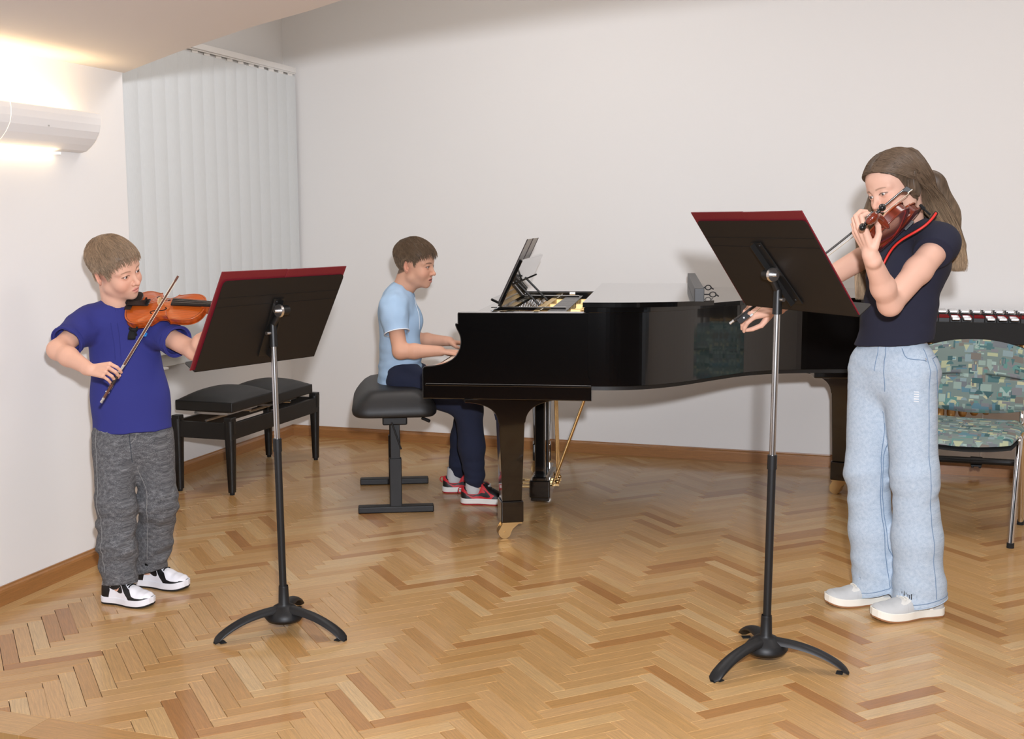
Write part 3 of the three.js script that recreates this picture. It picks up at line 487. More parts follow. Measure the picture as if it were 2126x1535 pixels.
// ---------------------------------------------------------------- stacking chair with patterned upholstery
{
  const cols = [0x5f8a84, 0x4c6e70, 0x8fa39a, 0x7c7d80, 0xaab08f, 0x6d7378, 0x3f5f62, 0x9ab0a8, 0x84989b, 0xb9b796, 0x5b7f8c, 0x767069];
  const cloth = canvasTex(1024, 1024, (c, w, h) => {
    reseed(31);
    c.fillStyle = '#74847f'; c.fillRect(0, 0, w, h);
    const col = () => '#' + cols[Math.floor(rnd() * cols.length)].toString(16).padStart(6, '0');
    for (let i = 0; i < 1500; i++) {
      c.fillStyle = col(); const x = rnd() * w, y = rnd() * h, a = rr(14, 60), b = rr(8, 42), k = rnd();
      for (const dx of [0, -w]) for (const dy of [0, -h]) {
        c.save(); c.translate(x + dx, y + dy);
        if (k < 0.5) c.fillRect(0, 0, a, b); else if (k < 0.66) { c.beginPath(); c.moveTo(0, 0); c.lineTo(a, 0); c.lineTo(a * 0.5, b); c.closePath(); c.fill(); } else if (k < 0.78) { c.beginPath(); c.arc(b / 2, b / 2, b / 2, Math.PI, 2 * Math.PI); c.fill(); } else if (k < 0.9) { c.fillRect(0, 0, a, 7); c.fillRect(0, 0, 7, b); } else { c.fillRect(0, 0, a * 0.5, b); c.fillStyle = col(); c.fillRect(5, 5, a * 0.5 - 10, b - 10); }
        c.restore();
      }
    }
  });
  cloth.repeat.set(1.15, 1.15);
  const fab = std(0xffffff, 0.95, { map: cloth, bumpMap: plasterBump, bumpScale: 0.0005 });
  const t = thing('stacking_chair', 'chrome stacking chair with green camouflage-like patterned seat and back beside the girl', 'chair', [2.142, 0, -5.075], -0.52);
  const pad = (fn, sx, sy, thick, both) => {     // a curved cushion: fn(a, b) gives its middle surface, a and b in -1..1
    const N = 34, pos = [], uv = [], idx = [], p = V(), du = V(), dv = V(), nn = V();
    const disc = (a, b) => [a * Math.sqrt(1 - b * b / 2) * 0.45 + a * 0.55, b * Math.sqrt(1 - a * a / 2) * 0.45 + b * 0.55];
    for (const side of [1, -1]) { const o = pos.length / 3;
      for (let i = 0; i <= N; i++) for (let j = 0; j <= N; j++) {
        const a0 = i / N * 2 - 1, b0 = j / N * 2 - 1, [a, b] = disc(a0, b0); p.copy(fn(a, b)); du.copy(fn(a + 0.01, b)).sub(p); dv.copy(fn(a, b + 0.01)).sub(p); nn.crossVectors(du, dv).normalize();
        const e = Math.max(Math.abs(a0), Math.abs(b0)), h = thick * Math.pow(Math.max(0, 1 - Math.pow(e, 7)), 0.6) * (side > 0 ? 1 : 0.35); p.addScaledVector(nn, side * h); pos.push(p.x, p.y, p.z); uv.push(a * sx / 2, b * sy / 2);
      }
      for (let i = 0; i < N; i++) for (let j = 0; j < N; j++) { const k = o + i * (N + 1) + j; if (side > 0) idx.push(k, k + N + 1, k + 1, k + 1, k + N + 1, k + N + 2); else idx.push(k, k + 1, k + N + 1, k + 1, k + N + 2, k + N + 1); } }
    const g = new THREE.BufferGeometry(); g.setAttribute('position', new THREE.Float32BufferAttribute(pos, 3)); g.setAttribute('uv', new THREE.Float32BufferAttribute(uv, 2)); g.setIndex(idx); g.computeVertexNormals(); return g;
  };
  const seatS = (a, b) => V(a * 0.238, 0.455 - 0.05 * Math.max(0, -b - 0.35) ** 1.6 + 0.012 * b + 0.010 * a * a, -b * 0.215);
  const seatU = (a, b) => seatS(a, b).add(V(0, -0.02, 0));
  const seat = part(t, 'seat', pad(seatS, 0.476, 0.43, 0.022), fab); part(seat, 'seat_shell', pad((a, b) => seatU(a * 1.012, b * 1.012), 0.476, 0.43, 0.012), M.rubber);
  const backS = (a, b) => V(a * 0.248, 0.662 + b * 0.168 - 0.02 * a * a * (b > 0 ? 1 : -0.4), -0.262 - 0.045 * (b + 1) * 0.5 + 0.05 * a * a);
  const back = part(t, 'backrest', pad(backS, 0.496, 0.336, 0.02), fab); part(back, 'back_shell', pad((a, b) => backS(a * 1.012, b * 1.012).add(V(0, 0, -0.012)), 0.496, 0.336, 0.006), M.rubber);
  for (const s of [-1, 1]) {
    const legs = part(t, 'leg', tube([[s * 0.225, 0.012, 0.2], [s * 0.228, 0.2, 0.165], [s * 0.232, 0.40, 0.125], [s * 0.232, 0.445, 0.105], [s * 0.232, 0.452, 0.06], [s * 0.23, 0.452, -0.02]], 0.0125, 60, 16), M.chrome); part(legs, 'foot_cap', cyl(0.0145, 0.015, 0.022, 18).translate(s * 0.225, 0.011, 0.2), M.rubber);
    const rear = part(t, 'leg', tube([[s * 0.226, 0.012, -0.235], [s * 0.229, 0.25, -0.12], [s * 0.231, 0.43, -0.03], [s * 0.231, 0.452, 0.0], [s * 0.231, 0.452, 0.06]], 0.0125, 60, 16), M.chrome); part(rear, 'foot_cap', cyl(0.0145, 0.015, 0.022, 18).translate(s * 0.226, 0.011, -0.235), M.rubber);
    part(t, 'back_tube', tube([[s * 0.212, 0.452, 0.0], [s * 0.212, 0.455, -0.12], [s * 0.212, 0.47, -0.2], [s * 0.21, 0.53, -0.245], [s * 0.205, 0.68, -0.27]], 0.0115, 50, 14), M.chrome);
  }
  part(t, 'cross_bar', join([rod([-0.23, 0.43, 0.08], [0.23, 0.43, 0.08], 0.009), rod([-0.23, 0.43, -0.06], [0.23, 0.43, -0.06], 0.009)]), M.chrome);
}

// ---------------------------------------------------------------- vibraphone against the back wall, seen from its far side
{
  const b0 = 3.85, s0 = 0.49, t = thing('vibraphone', 'vibraphone with silver bars, black rail and brass resonator tubes by the back wall', 'vibraphone', toWorld(b0, 0, s0).toArray(), TURN);
  const L = 1.36, barM = std(new THREE.Color(0.86, 0.86, 0.88), 0.25, { metalness: 0.85 });
  part(t, 'rail', join([box(L, 0.106, 0.022, L / 2 - 0.02, 0.818, 0.0, 0.004)]), M.blackMatte);
  part(t, 'rail', box(L, 0.106, 0.022, L / 2 - 0.02, 0.818, -0.46, 0.004), M.blackMatte);
  part(t, 'felt_strip', join([box(L - 0.06, 0.01, 0.014, L / 2 - 0.02, 0.888, -0.10, 0.002), box(L - 0.06, 0.01, 0.014, L / 2 - 0.02, 0.888, -0.2, 0.002)]), std(lin(0x7d1013), 0.95));
  part(t, 'bar_support', join([box(L, 0.03, 0.02, L / 2 - 0.02, 0.868, -0.1), box(L, 0.03, 0.02, L / 2 - 0.02, 0.868, -0.2), box(L, 0.03, 0.02, L / 2 - 0.02, 0.868, -0.42)]), M.blackSatin);
  for (const x of [-0.03, L - 0.01]) {
    const e = part(t, 'end_frame', join([box(0.03, 0.12, 0.5, x, 0.815, -0.23, 0.004), rod([x, 0.04, -0.03], [x, 0.78, -0.03], 0.014), rod([x, 0.04, -0.43], [x, 0.78, -0.43], 0.014), box(0.03, 0.03, 0.46, x, 0.055, -0.23, 0.005)]), M.blackMetal);
    for (const z of [-0.03, -0.43]) part(e, 'caster', cyl(0.022, 0.022, 0.02, 16).rotateX(Math.PI / 2).translate(x, 0.022, z), M.rubber);
  }
  const barG = (w, d) => { const g = new RoundedBoxGeometry(w, 0.013, d, 2, 0.004); return g; };
  const post = (x, z) => join([rod([x, 0.872, z], [x, 0.917, z], 0.0025), box(0.010, 0.004, 0.004, x, 0.916, z)]);
  const nat = barG(0.043, 0.17), acc = barG(0.037, 0.15);
  for (let i = 0; i < 24; i++) { const x = 0.03 + i * 0.0535; const o = part(t, 'bar', nat, barM); o.position.set(x, 0.905, -0.32); }
  // accidental bars come in twos and threes; natural gaps between
  const accX = []; for (let oct = -1; oct < 4; oct++) for (const k of [0, 1, 3, 4, 5]) { const x = 0.137 + oct * 0.3745 + k * 0.0535 - (k > 1 ? 0.0 : 0); if (x > 0.0 && x < L - 0.08) accX.push(x); }
  for (const x of accX) { const o = part(t, 'bar', acc, barM); o.position.set(x, 0.887, -0.055); }
  const posts = part(t, 'bar_posts', join([...Array.from({ length: 25 }, (_, i) => post(0.003 + i * 0.0535, -0.2)), ...Array.from({ length: 25 }, (_, i) => post(0.003 + i * 0.0535, -0.1)), ...Array.from({ length: 25 }, (_, i) => post(0.003 + i * 0.0535, 0.004))]), M.blackSatin); posts.userData.kind = 'stuff';
  for (let i = 0; i < 25; i++) {
    const x = 0.03 + i * 0.0535, low = 0.372 + 0.16 * (x - 0.03), g = new THREE.LatheGeometry([[0.001, low - 0.012], [0.012, low - 0.01], [0.0195, low], [0.0215, low + 0.012], [0.0215, 0.862], [0.0195, 0.862], [0.0195, low + 0.05]].map(([a, b]) => new THREE.Vector2(a, b)), 22);
    g.translate(x, 0, -0.055); part(t, 'resonator', g, M.brassOld);
  }
  part(t, 'brace_tube', join([rod([-0.03, 0.172, -0.02], [L, 0.172, -0.02], 0.0165, 0.0165, 18)]), M.blackMetal);
  part(t, 'tube_clamp', join([rod([0.235, 0.172, -0.02], [0.29, 0.172, -0.02], 0.0205, 0.0205, 18), box(0.05, 0.008, 0.03, 0.262, 0.148, -0.02, 0.002), rod([0.245, 0.138, -0.01], [0.245, 0.15, -0.01], 0.006), rod([0.28, 0.138, -0.01], [0.28, 0.15, -0.01], 0.006)]), M.blackMetal);
  part(t, 'pedal_rod', rod([0.28, 0.165, -0.03], [0.29, 0.80, -0.09], 0.003), M.steel);
}

// ---------------------------------------------------------------- bodies: distance fields meshed with surface nets
const vv = (a) => (Array.isArray(a) ? a : [a.x, a.y, a.z]);
const P = {
  cap(a, b, ra, rb = ra, k = 0.012, op = 'u') {
    const [ax, ay, az] = vv(a), [qx, qy, qz] = vv(b), bx = qx - ax, by = qy - ay, bz = qz - az, l2 = bx * bx + by * by + bz * bz || 1e-9;
    return { k, op, f: (x, y, z) => { const px = x - ax, py = y - ay, pz = z - az; let h = (px * bx + py * by + pz * bz) / l2; h = h < 0 ? 0 : h > 1 ? 1 : h; const dx = px - bx * h, dy = py - by * h, dz = pz - bz * h; return Math.sqrt(dx * dx + dy * dy + dz * dz) - (ra + (rb - ra) * h); } };
  },
  ball: (c, r, k = 0.012, op = 'u') => P.cap(c, [vv(c)[0], vv(c)[1] + 1e-5, vv(c)[2]], r, r, k, op),
  // a capsule with an elliptical section: "right" is the wide direction, flat = depth over width
  ecap(a, b, ra, rb, right, flat, k = 0.02, op = 'u') {
    const A = V(...vv(a)), Bv = V(...vv(b)), y = Bv.clone().sub(A), len = y.length(); y.normalize();
    const x = V(...vv(right)).addScaledVector(y, -V(...vv(right)).dot(y)).normalize(), z = V().crossVectors(x, y), inv = 1 / flat, sc = flat < 1 ? Math.sqrt(flat) : 1;
    const { x: ax, y: ay, z: az } = A, x0 = x.x, x1 = x.y, x2 = x.z, y0 = y.x, y1 = y.y, y2 = y.z, z0 = z.x, z1 = z.y, z2 = z.z;
    return { k, op, f: (px, py, pz) => { px -= ax; py -= ay; pz -= az; const u = px * x0 + py * x1 + pz * x2, w = (px * z0 + py * z1 + pz * z2) * inv; let v = px * y0 + py * y1 + pz * y2, h = v / len; h = h < 0 ? 0 : h > 1 ? 1 : h; v -= h * len; return (Math.sqrt(u * u + v * v + w * w) - (ra + (rb - ra) * h)) * sc; } };
  },
  ell(c, r, q, k = 0.012, op = 'u') {
    const [cx, cy, cz] = vv(c), m = new THREE.Matrix4().makeRotationFromQuaternion(q ?? new THREE.Quaternion()).elements, [rx, ry, rz] = r;
    const m0 = m[0], m1 = m[1], m2 = m[2], m4 = m[4], m5 = m[5], m6 = m[6], m8 = m[8], m9 = m[9], m10 = m[10], ix = 1 / rx, iy = 1 / ry, iz = 1 / rz, ix2 = ix * ix, iy2 = iy * iy, iz2 = iz * iz, mn = Math.min(rx, ry, rz);
    return { k, op, f: (x, y, z) => { x -= cx; y -= cy; z -= cz; const u = x * m0 + y * m1 + z * m2, v = x * m4 + y * m5 + z * m6, w = x * m8 + y * m9 + z * m10; const k0 = Math.sqrt(u * u * ix2 + v * v * iy2 + w * w * iz2), k1 = Math.sqrt(u * u * ix2 * ix2 + v * v * iy2 * iy2 + w * w * iz2 * iz2); return k1 < 1e-6 ? -mn : k0 * (k0 - 1) / k1; } };
  },
  plane(p, n, k = 0.002) { const N = V(...vv(n)).normalize(), d = N.dot(V(...vv(p))); return { k, op: 'i', f: (x, y, z) => x * N.x + y * N.y + z * N.z - d }; },   // keeps the side against n
  fn: (f, k = 0.004, op = 'i') => ({ k, op, f }),
};
function combine(list, x, y, z) {
  let d = 1e3;
  for (let i = 0; i < list.length; i++) {
    const p = list[i], v = p.f(x, y, z), k = p.k;
    if (p.op === 'u') { const t = k - Math.abs(d - v); d = (d < v ? d : v) - (t > 0 ? t * t / (4 * k) : 0); }
    else { const w = p.op === 's' ? -v : v, t = k - Math.abs(d - w); d = (d > w ? d : w) + (t > 0 ? t * t / (4 * k) : 0); }
  }
  return d;
}
// regions: [{lo, hi, h}] each meshed with cells of size h; a cell in an earlier region is left out of the later ones
function sdfMesh(prims, regions, { bump = null, amp = 0, color = null, uv = null } = {}) {
  const pos = [], idx = [], boxes = [];
  for (const { lo, hi, h } of regions) {
    const n = [0, 1, 2].map((i) => Math.ceil((hi[i] - lo[i]) / h) + 1), [nx, ny, nz] = n, data = new Float32Array(nx * ny * nz), vid = new Int32Array(nx * ny * nz), B = 8, R = h * B * 0.87, act = [];
    for (let bz = 0; bz < nz; bz += B) for (let by = 0; by < ny; by += B) for (let bx = 0; bx < nx; bx += B) {
      const cx = lo[0] + (bx + B / 2 - 0.5) * h, cy = lo[1] + (by + B / 2 - 0.5) * h, cz = lo[2] + (bz + B / 2 - 0.5) * h;
      const vals = prims.map((p) => p.f(cx, cy, cz)); let m = 1e3; prims.forEach((p, i) => { if (p.op === 'u' && vals[i] < m) m = vals[i]; });
      const d0 = combine(prims, cx, cy, cz), X = Math.min(nx, bx + B), Y = Math.min(ny, by + B), Z = Math.min(nz, bz + B), off = Math.abs(d0) > R * 2 + amp + 0.012;
      const list = off ? null : prims.filter((p, i) => (p.op === 'u' ? vals[i] <= m + 3 * R + p.k : p.op === 's' ? vals[i] <= 2.6 * R + p.k : true));
      if (!off) act.push([bx, by, bz]);
      for (let z = bz; z < Z; z++) for (let y = by; y < Y; y++) for (let x = bx, o = (z * ny + y) * nx + bx; x < X; x++, o++) {
        if (off) { data[o] = d0; continue; }
        const px = lo[0] + x * h, py = lo[1] + y * h, pz = lo[2] + z * h; let d = combine(list, px, py, pz); if (bump && Math.abs(d) < 3 * h + amp * 2) d += bump(px, py, pz); data[o] = d || 1e-7;
      }
    }
    const sx = 1, sy = nx, sz = nx * ny, mg = h * 1.4, cut = boxes.map((b) => [b[0] + mg, b[1] + mg, b[2] + mg, b[3] - mg, b[4] - mg, b[5] - mg]);
    const out = (x, y, z) => { for (const b of cut) if (x > b[0] && x < b[3] && y > b[1] && y < b[4] && z > b[2] && z < b[5]) return true; return false; };
    for (const [bx, by, bz] of act) for (let z = bz; z < Math.min(nz - 1, bz + B); z++) for (let y = by; y < Math.min(ny - 1, by + B); y++) for (let x = bx; x < Math.min(nx - 1, bx + B); x++) {
      const o = z * sz + y * sy + x; let mask = 0;
      if (data[o] < 0) mask |= 1; if (data[o + 1] < 0) mask |= 2; if (data[o + sy] < 0) mask |= 4; if (data[o + sy + 1] < 0) mask |= 8;
      if (data[o + sz] < 0) mask |= 16; if (data[o + sz + 1] < 0) mask |= 32; if (data[o + sz + sy] < 0) mask |= 64; if (data[o + sz + sy + 1] < 0) mask |= 128;
      if (mask === 0 || mask === 255) continue;
      if (out(lo[0] + (x + 0.5) * h, lo[1] + (y + 0.5) * h, lo[2] + (z + 0.5) * h)) continue;
      let ex = 0, ey = 0, ez = 0, c = 0;
      const edge = (i, j, k, step, ax) => { const a = data[o + i + j * sy + k * sz], b = data[o + i + j * sy + k * sz + step]; if ((a < 0) !== (b < 0)) { const t = a / (a - b); ex += i + (ax === 0 ? t : 0); ey += j + (ax === 1 ? t : 0); ez += k + (ax === 2 ? t : 0); c++; } };
      edge(0, 0, 0, 1, 0); edge(0, 1, 0, 1, 0); edge(0, 0, 1, 1, 0); edge(0, 1, 1, 1, 0); edge(0, 0, 0, sy, 1); edge(1, 0, 0, sy, 1); edge(0, 0, 1, sy, 1); edge(1, 0, 1, sy, 1); edge(0, 0, 0, sz, 2); edge(1, 0, 0, sz, 2); edge(0, 1, 0, sz, 2); edge(1, 1, 0, sz, 2);
      vid[o] = pos.length / 3 + 1; pos.push(lo[0] + (x + ex / c) * h, lo[1] + (y + ey / c) * h, lo[2] + (z + ez / c) * h);
    }
    const quad = (a, b, c, d, flip) => { if (!a || !b || !c || !d) return; if (flip) idx.push(a - 1, d - 1, c - 1, a - 1, c - 1, b - 1); else idx.push(a - 1, b - 1, c - 1, a - 1, c - 1, d - 1); };
    for (const [bx, by, bz] of act) for (let z = Math.max(1, bz); z < Math.min(nz - 1, bz + B); z++) for (let y = Math.max(1, by); y < Math.min(ny - 1, by + B); y++) for (let x = Math.max(1, bx); x < Math.min(nx - 1, bx + B); x++) {
      const o = z * sz + y * sy + x, s = data[o] < 0;
      if (s !== data[o + 1] < 0) quad(vid[o - sy - sz], vid[o - sz], vid[o], vid[o - sy], !s);
      if (s !== data[o + sy] < 0) quad(vid[o - 1 - sz], vid[o - 1], vid[o], vid[o - sz], !s);
      if (s !== data[o + sz] < 0) quad(vid[o - 1 - sy], vid[o - sy], vid[o], vid[o - 1], !s);
    }
    const e = h * 0.5; boxes.push([lo[0] + e, lo[1] + e, lo[2] + e, hi[0] - 2 * e, hi[1] - 2 * e, hi[2] - 2 * e]);
  }
  const g = new THREE.BufferGeometry(), N = pos.length / 3;
  g.setAttribute('position', new THREE.Float32BufferAttribute(pos, 3)); g.setIndex(idx);
  // normals from the field itself, so that pieces of different fineness shade alike
  const nor = new Float32Array(N * 3); g.computeVertexNormals();
  if (regions.length > 1) {
    const e = 0.0012, F = (x, y, z) => combine(prims, x, y, z) + (bump ? bump(x, y, z) : 0), old = g.attributes.normal.array;
    const near = (i) => regions.some((r) => [0, 1, 2].some((k) => Math.min(Math.abs(pos[i * 3 + k] - r.lo[k]), Math.abs(pos[i * 3 + k] - r.hi[k])) < 0.016));
    for (let i = 0; i < N; i++) { if (!near(i)) { nor.set(old.subarray(i * 3, i * 3 + 3), i * 3); continue; } const x = pos[i * 3], y = pos[i * 3 + 1], z = pos[i * 3 + 2], a = F(x + e, y, z) - F(x - e, y, z), b = F(x, y + e, z) - F(x, y - e, z), c = F(x, y, z + e) - F(x, y, z - e), l = Math.hypot(a, b, c) || 1; nor[i * 3] = a / l; nor[i * 3 + 1] = b / l; nor[i * 3 + 2] = c / l; }
    g.setAttribute('normal', new THREE.BufferAttribute(nor, 3));
  }
  if (color) { const c = new Float32Array(N * 3), nn = g.attributes.normal.array; for (let i = 0; i < N; i++) c.set(color(pos[i * 3], pos[i * 3 + 1], pos[i * 3 + 2], nn[i * 3], nn[i * 3 + 1], nn[i * 3 + 2]), i * 3); g.setAttribute('color', new THREE.BufferAttribute(c, 3)); }
  if (uv) { const u = new Float32Array(N * 2); for (let i = 0; i < N; i++) u.set(uv(pos[i * 3], pos[i * 3 + 1], pos[i * 3 + 2]), i * 2); g.setAttribute('uv', new THREE.BufferAttribute(u, 2)); }
  return g;
}
const bounds = (pts, m) => ({ lo: [0, 1, 2].map((k) => Math.min(...pts.map((p) => vv(p)[k])) - m), hi: [0, 1, 2].map((k) => Math.max(...pts.map((p) => vv(p)[k])) + m) });
const lerp3 = (a, b, t) => [0, 1, 2].map((k) => mix(vv(a)[k], vv(b)[k], t));
const ridge = (x) => { const t = 1 - Math.abs(x); return t * t; };

// ---------------------------------------------------------------- heads (adult units: crown 0.124, chin -0.11; z to the front, x to the figure's own left)
function headFrame(pos, yaw, pitch, roll, s) {
  const q = new THREE.Quaternion().setFromEuler(new THREE.Euler(pitch, yaw, roll, 'YXZ')), m = new THREE.Matrix4().compose(V(...pos), q, V(s, s, s)), inv = m.clone().invert(), e = inv.elements;
  return { pos, q, s, m, inv, at: (x, y, z) => V(x, y, z).applyMatrix4(m).toArray(), local: (x, y, z) => [e[0] * x + e[4] * y + e[8] * z + e[12], e[1] * x + e[5] * y + e[9] * z + e[13], e[2] * x + e[6] * y + e[10] * z + e[14]], dir: (x, y, z) => V(x, y, z).applyQuaternion(q) };
}
function headPrims(H, o = {}) {
  const { s } = H, E = (c, r, k, op, q) => P.ell(H.at(...c), r.map((t) => t * s), q ? H.q.clone().multiply(q) : H.q, k * s, op), B = (c, r, k, op) => P.ball(H.at(...c), r * s, k * s, op), C = (a, b, ra, rb, k, op) => P.cap(H.at(...a), H.at(...b), ra * s, rb * s, k * s, op);
  const jaw = o.jaw ?? 1, nose = o.nose ?? 1, eye = o.open ?? 1, list = [];
  list.push(E([0, 0.036, -0.016], [0.0745, 0.088, 0.098], 0.01), E([0, 0.034, 0.024], [0.0635, 0.056, 0.061], 0.03), E([0, -0.033, 0.026], [0.0585, 0.070, 0.0585], 0.03), E([0, -0.070, 0.028], [0.047 * jaw, 0.036, 0.052], 0.02), B([0, -0.093, 0.068], 0.0155, 0.024));
  for (const x of [-1, 1]) list.push(B([x * 0.045 * jaw, -0.058, 0.0], 0.021, 0.025), B([x * 0.036, -0.036, 0.056], 0.0245, 0.025), C([x * 0.048, 0.019, 0.062], [x * 0.012, 0.017, 0.077], 0.0095, 0.0095, 0.016));
  list.push(C([0, 0.008, 0.0795], [0, -0.030, 0.099 + 0.003 * nose], 0.0068, 0.0088 * nose, 0.014), B([0, -0.034, 0.1015 + 0.003 * nose], 0.0098 * nose, 0.008));
  for (const x of [-1, 1]) list.push(B([x * 0.0112 * nose, -0.0375, 0.0925], 0.0072 * nose, 0.007));
  list.push(E([0, -0.064, 0.066], [0.027, 0.022, 0.0215], 0.016));
  for (const x of [-1, 1]) list.push(B([x * 0.0315, 0.0005, 0.0965], 0.0142, 0.016, 's'), B([x * 0.031, 0, 0.0705], 0.0152, 0.005));
  for (const x of [-1, 1]) list.push(E([x * 0.031, -0.0008, 0.0865], [0.0132, 0.0048 * eye, 0.009], 0.0022, 's'));
  const my = o.mouth ?? 0;   // mouth open a little
  for (const x of [-1, 1]) list.push(C([x * 0.0195, -0.0628, 0.0815], [x * 0.0045, -0.0585, 0.0895], 0.0028, 0.0046, 0.005), C([x * 0.0185, -0.0640 - my * 0.4, 0.0815], [x * 0.005, -0.0705 - my, 0.0880], 0.0026, 0.0056, 0.005));
  list.push(E([0, -0.0645 - my * 0.5, 0.093], [0.0205, 0.0011 + my * 0.55, 0.0075], 0.002, 's'));
  for (const x of [-1, 1]) list.push(B([x * 0.0058, -0.0435, 0.0965], 0.0032, 0.003, 's'));
  const tilt = (x) => new THREE.Quaternion().setFromEuler(new THREE.Euler(-0.12, x * 0.5, x * -0.12));
  for (const x of [-1, 1]) list.push(E([x * 0.0795, -0.009, -0.018], [0.0070, 0.0325, 0.0195], 0.007, 'u', tilt(x)), E([x * 0.0868, -0.005, -0.012], [0.0062, 0.0205, 0.0108], 0.004, 's', tilt(x)), E([x * 0.0815, -0.016, -0.005], [0.005, 0.007, 0.006], 0.003, 'u', tilt(x)));
  return list;
}
// base tones of skin
const SKIN = { base: [0.71, 0.415, 0.295], red: [0.70, 0.31, 0.215], lip: [0.60, 0.235, 0.195] };
function faceColor(H, o) {
  const c3 = (a, b, t) => [mix(a[0], b[0], t), mix(a[1], b[1], t), mix(a[2], b[2], t)], base = o.skin ?? SKIN.base;
  return (X, Y, Z) => {
    const [x, y, z] = H.local(X, Y, Z), ax = Math.abs(x); let c = base;
    if (Math.abs(y) > 0.2 || Math.abs(z) > 0.2 || ax > 0.2) { const m = 0.5 + 0.5 * noise(X * 22, Y * 22, Z * 22); return c3(base, SKIN.red, 0.10 + 0.10 * m); }
    c = c3(c, SKIN.red, 0.08 + 0.08 * noise(X * 40, Y * 40, Z * 40));
    c = c3(c, SKIN.red, 0.42 * Math.exp(-((ax - 0.04) ** 2 + (y + 0.034) ** 2) / 0.0006) * sstep(0.02, 0.06, z));
    c = c3(c, SKIN.red, 0.35 * Math.exp(-(ax * ax + (y + 0.036) ** 2) / 0.0002) * sstep(0.08, 0.1, z));
    c = c3(c, SKIN.red, 0.6 * sstep(0.072, 0.08, ax) * sstep(0.03, 0.0, Math.abs(y + 0.01) - 0.03));
    const lipTop = -0.0555 + 0.003 * sstep(0.0, 0.006, ax) - 0.0085 * sstep(0.004, 0.021, ax), lipBot = -0.0757 - (o.mouth ?? 0) * 1.3 + 0.0115 * sstep(0.003, 0.021, ax);
    const lip = sstep(-0.0006, 0.0012, lipTop - y) * sstep(-0.0006, 0.0016, y - lipBot) * sstep(0.0222, 0.020, ax) * sstep(0.07, 0.076, z); c = c3(c, o.lip ?? SKIN.lip, 0.85 * lip);
    c = c3(c, [0.10, 0.03, 0.025], 0.9 * lip * sstep(0.0015 + (o.mouth ?? 0) * 0.6, 0.0004, Math.abs(y + 0.0645 + (o.mouth ?? 0) * 0.5) + Math.max(0, ax - 0.017)));
    const hair = o.brow; const bx = (ax - 0.032) / 0.0205, by = 0.0172 + 0.0035 * (1 - bx * bx) - 0.001 * bx, brow = sstep(1.0, 0.75, Math.abs(bx)) * sstep(0.0036 - 0.001 * bx, 0.0012, Math.abs(y - by)) * sstep(0.05, 0.06, z);
    c = c3(c, hair, (o.browK ?? 0.8) * brow * (0.8 + 0.2 * noise(X * 700, Y * 300, Z * 700)));
    const ex = (ax - 0.031) / 0.0142, ey = (y + 0.0008) / (0.0056 * (o.open ?? 1)), er = ex * ex + ey * ey, lid = er < 2.3 && z > 0.068 ? 1 : 0;   // rim of the lids, lashes
    if (lid) c = c3(c, [0.05, 0.025, 0.018], (y > -0.001 ? 0.85 : 0.35) * sstep(1.65, 1.15, er) * sstep(0.5, 0.75, er));
    if (ax < 0.055 && ax > 0.012 && y < -0.004 && y > -0.016 && z > 0.06) c = c3(c, SKIN.red, 0.22);
    if (o.scalp) { const t = o.scalp(x, y, z); if (t > 0) c = c3(c, o.hairDark, t); }
    return c;
  };
}
function eyes(person, H, o = {}) {
  const gaze = V(...(o.gaze ?? [0, -0.05, 1])).normalize();
  for (const sx of [-1, 1]) {
    const g = new THREE.SphereGeometry(0.0141 * H.s, 40, 40); const p = g.attributes.position, c = new Float32Array(p.count * 3), d = V();
    for (let i = 0; i < p.count; i++) {
      d.fromBufferAttribute(p, i).normalize(); const a = Math.acos(clamp(d.dot(gaze), -1, 1)) * 180 / Math.PI; const iris = o.iris ?? [0.07, 0.032, 0.015];
      const k = a < 9.5 ? [0.004, 0.004, 0.004] : a < 23 ? iris.map((t) => t * (0.75 + 0.5 * sstep(10, 19, a))) : a < 26 ? [0.03, 0.02, 0.018] : [0.72, 0.68, 0.66]; c.set(k, i * 3);
    }
    g.setAttribute('color', new THREE.BufferAttribute(c, 3)); const e = part(person, 'eye', g, M.eye); e.position.set(...H.at(sx * 0.031, 0, 0.0698)); e.quaternion.copy(H.q);
  }
}
M.eye = phys(0xffffff, 0.15, { vertexColors: true, clearcoat: 0.9, clearcoatRoughness: 0.03 });
M.skin = phys(0xffffff, 0.5, { vertexColors: true, specularIntensity: 0.45, sheen: 0.12, sheenColor: new THREE.Color(1, 0.75, 0.65), sheenRoughness: 0.6 });
M.hair = phys(0xffffff, 0.46, { vertexColors: true, specularIntensity: 0.55 });

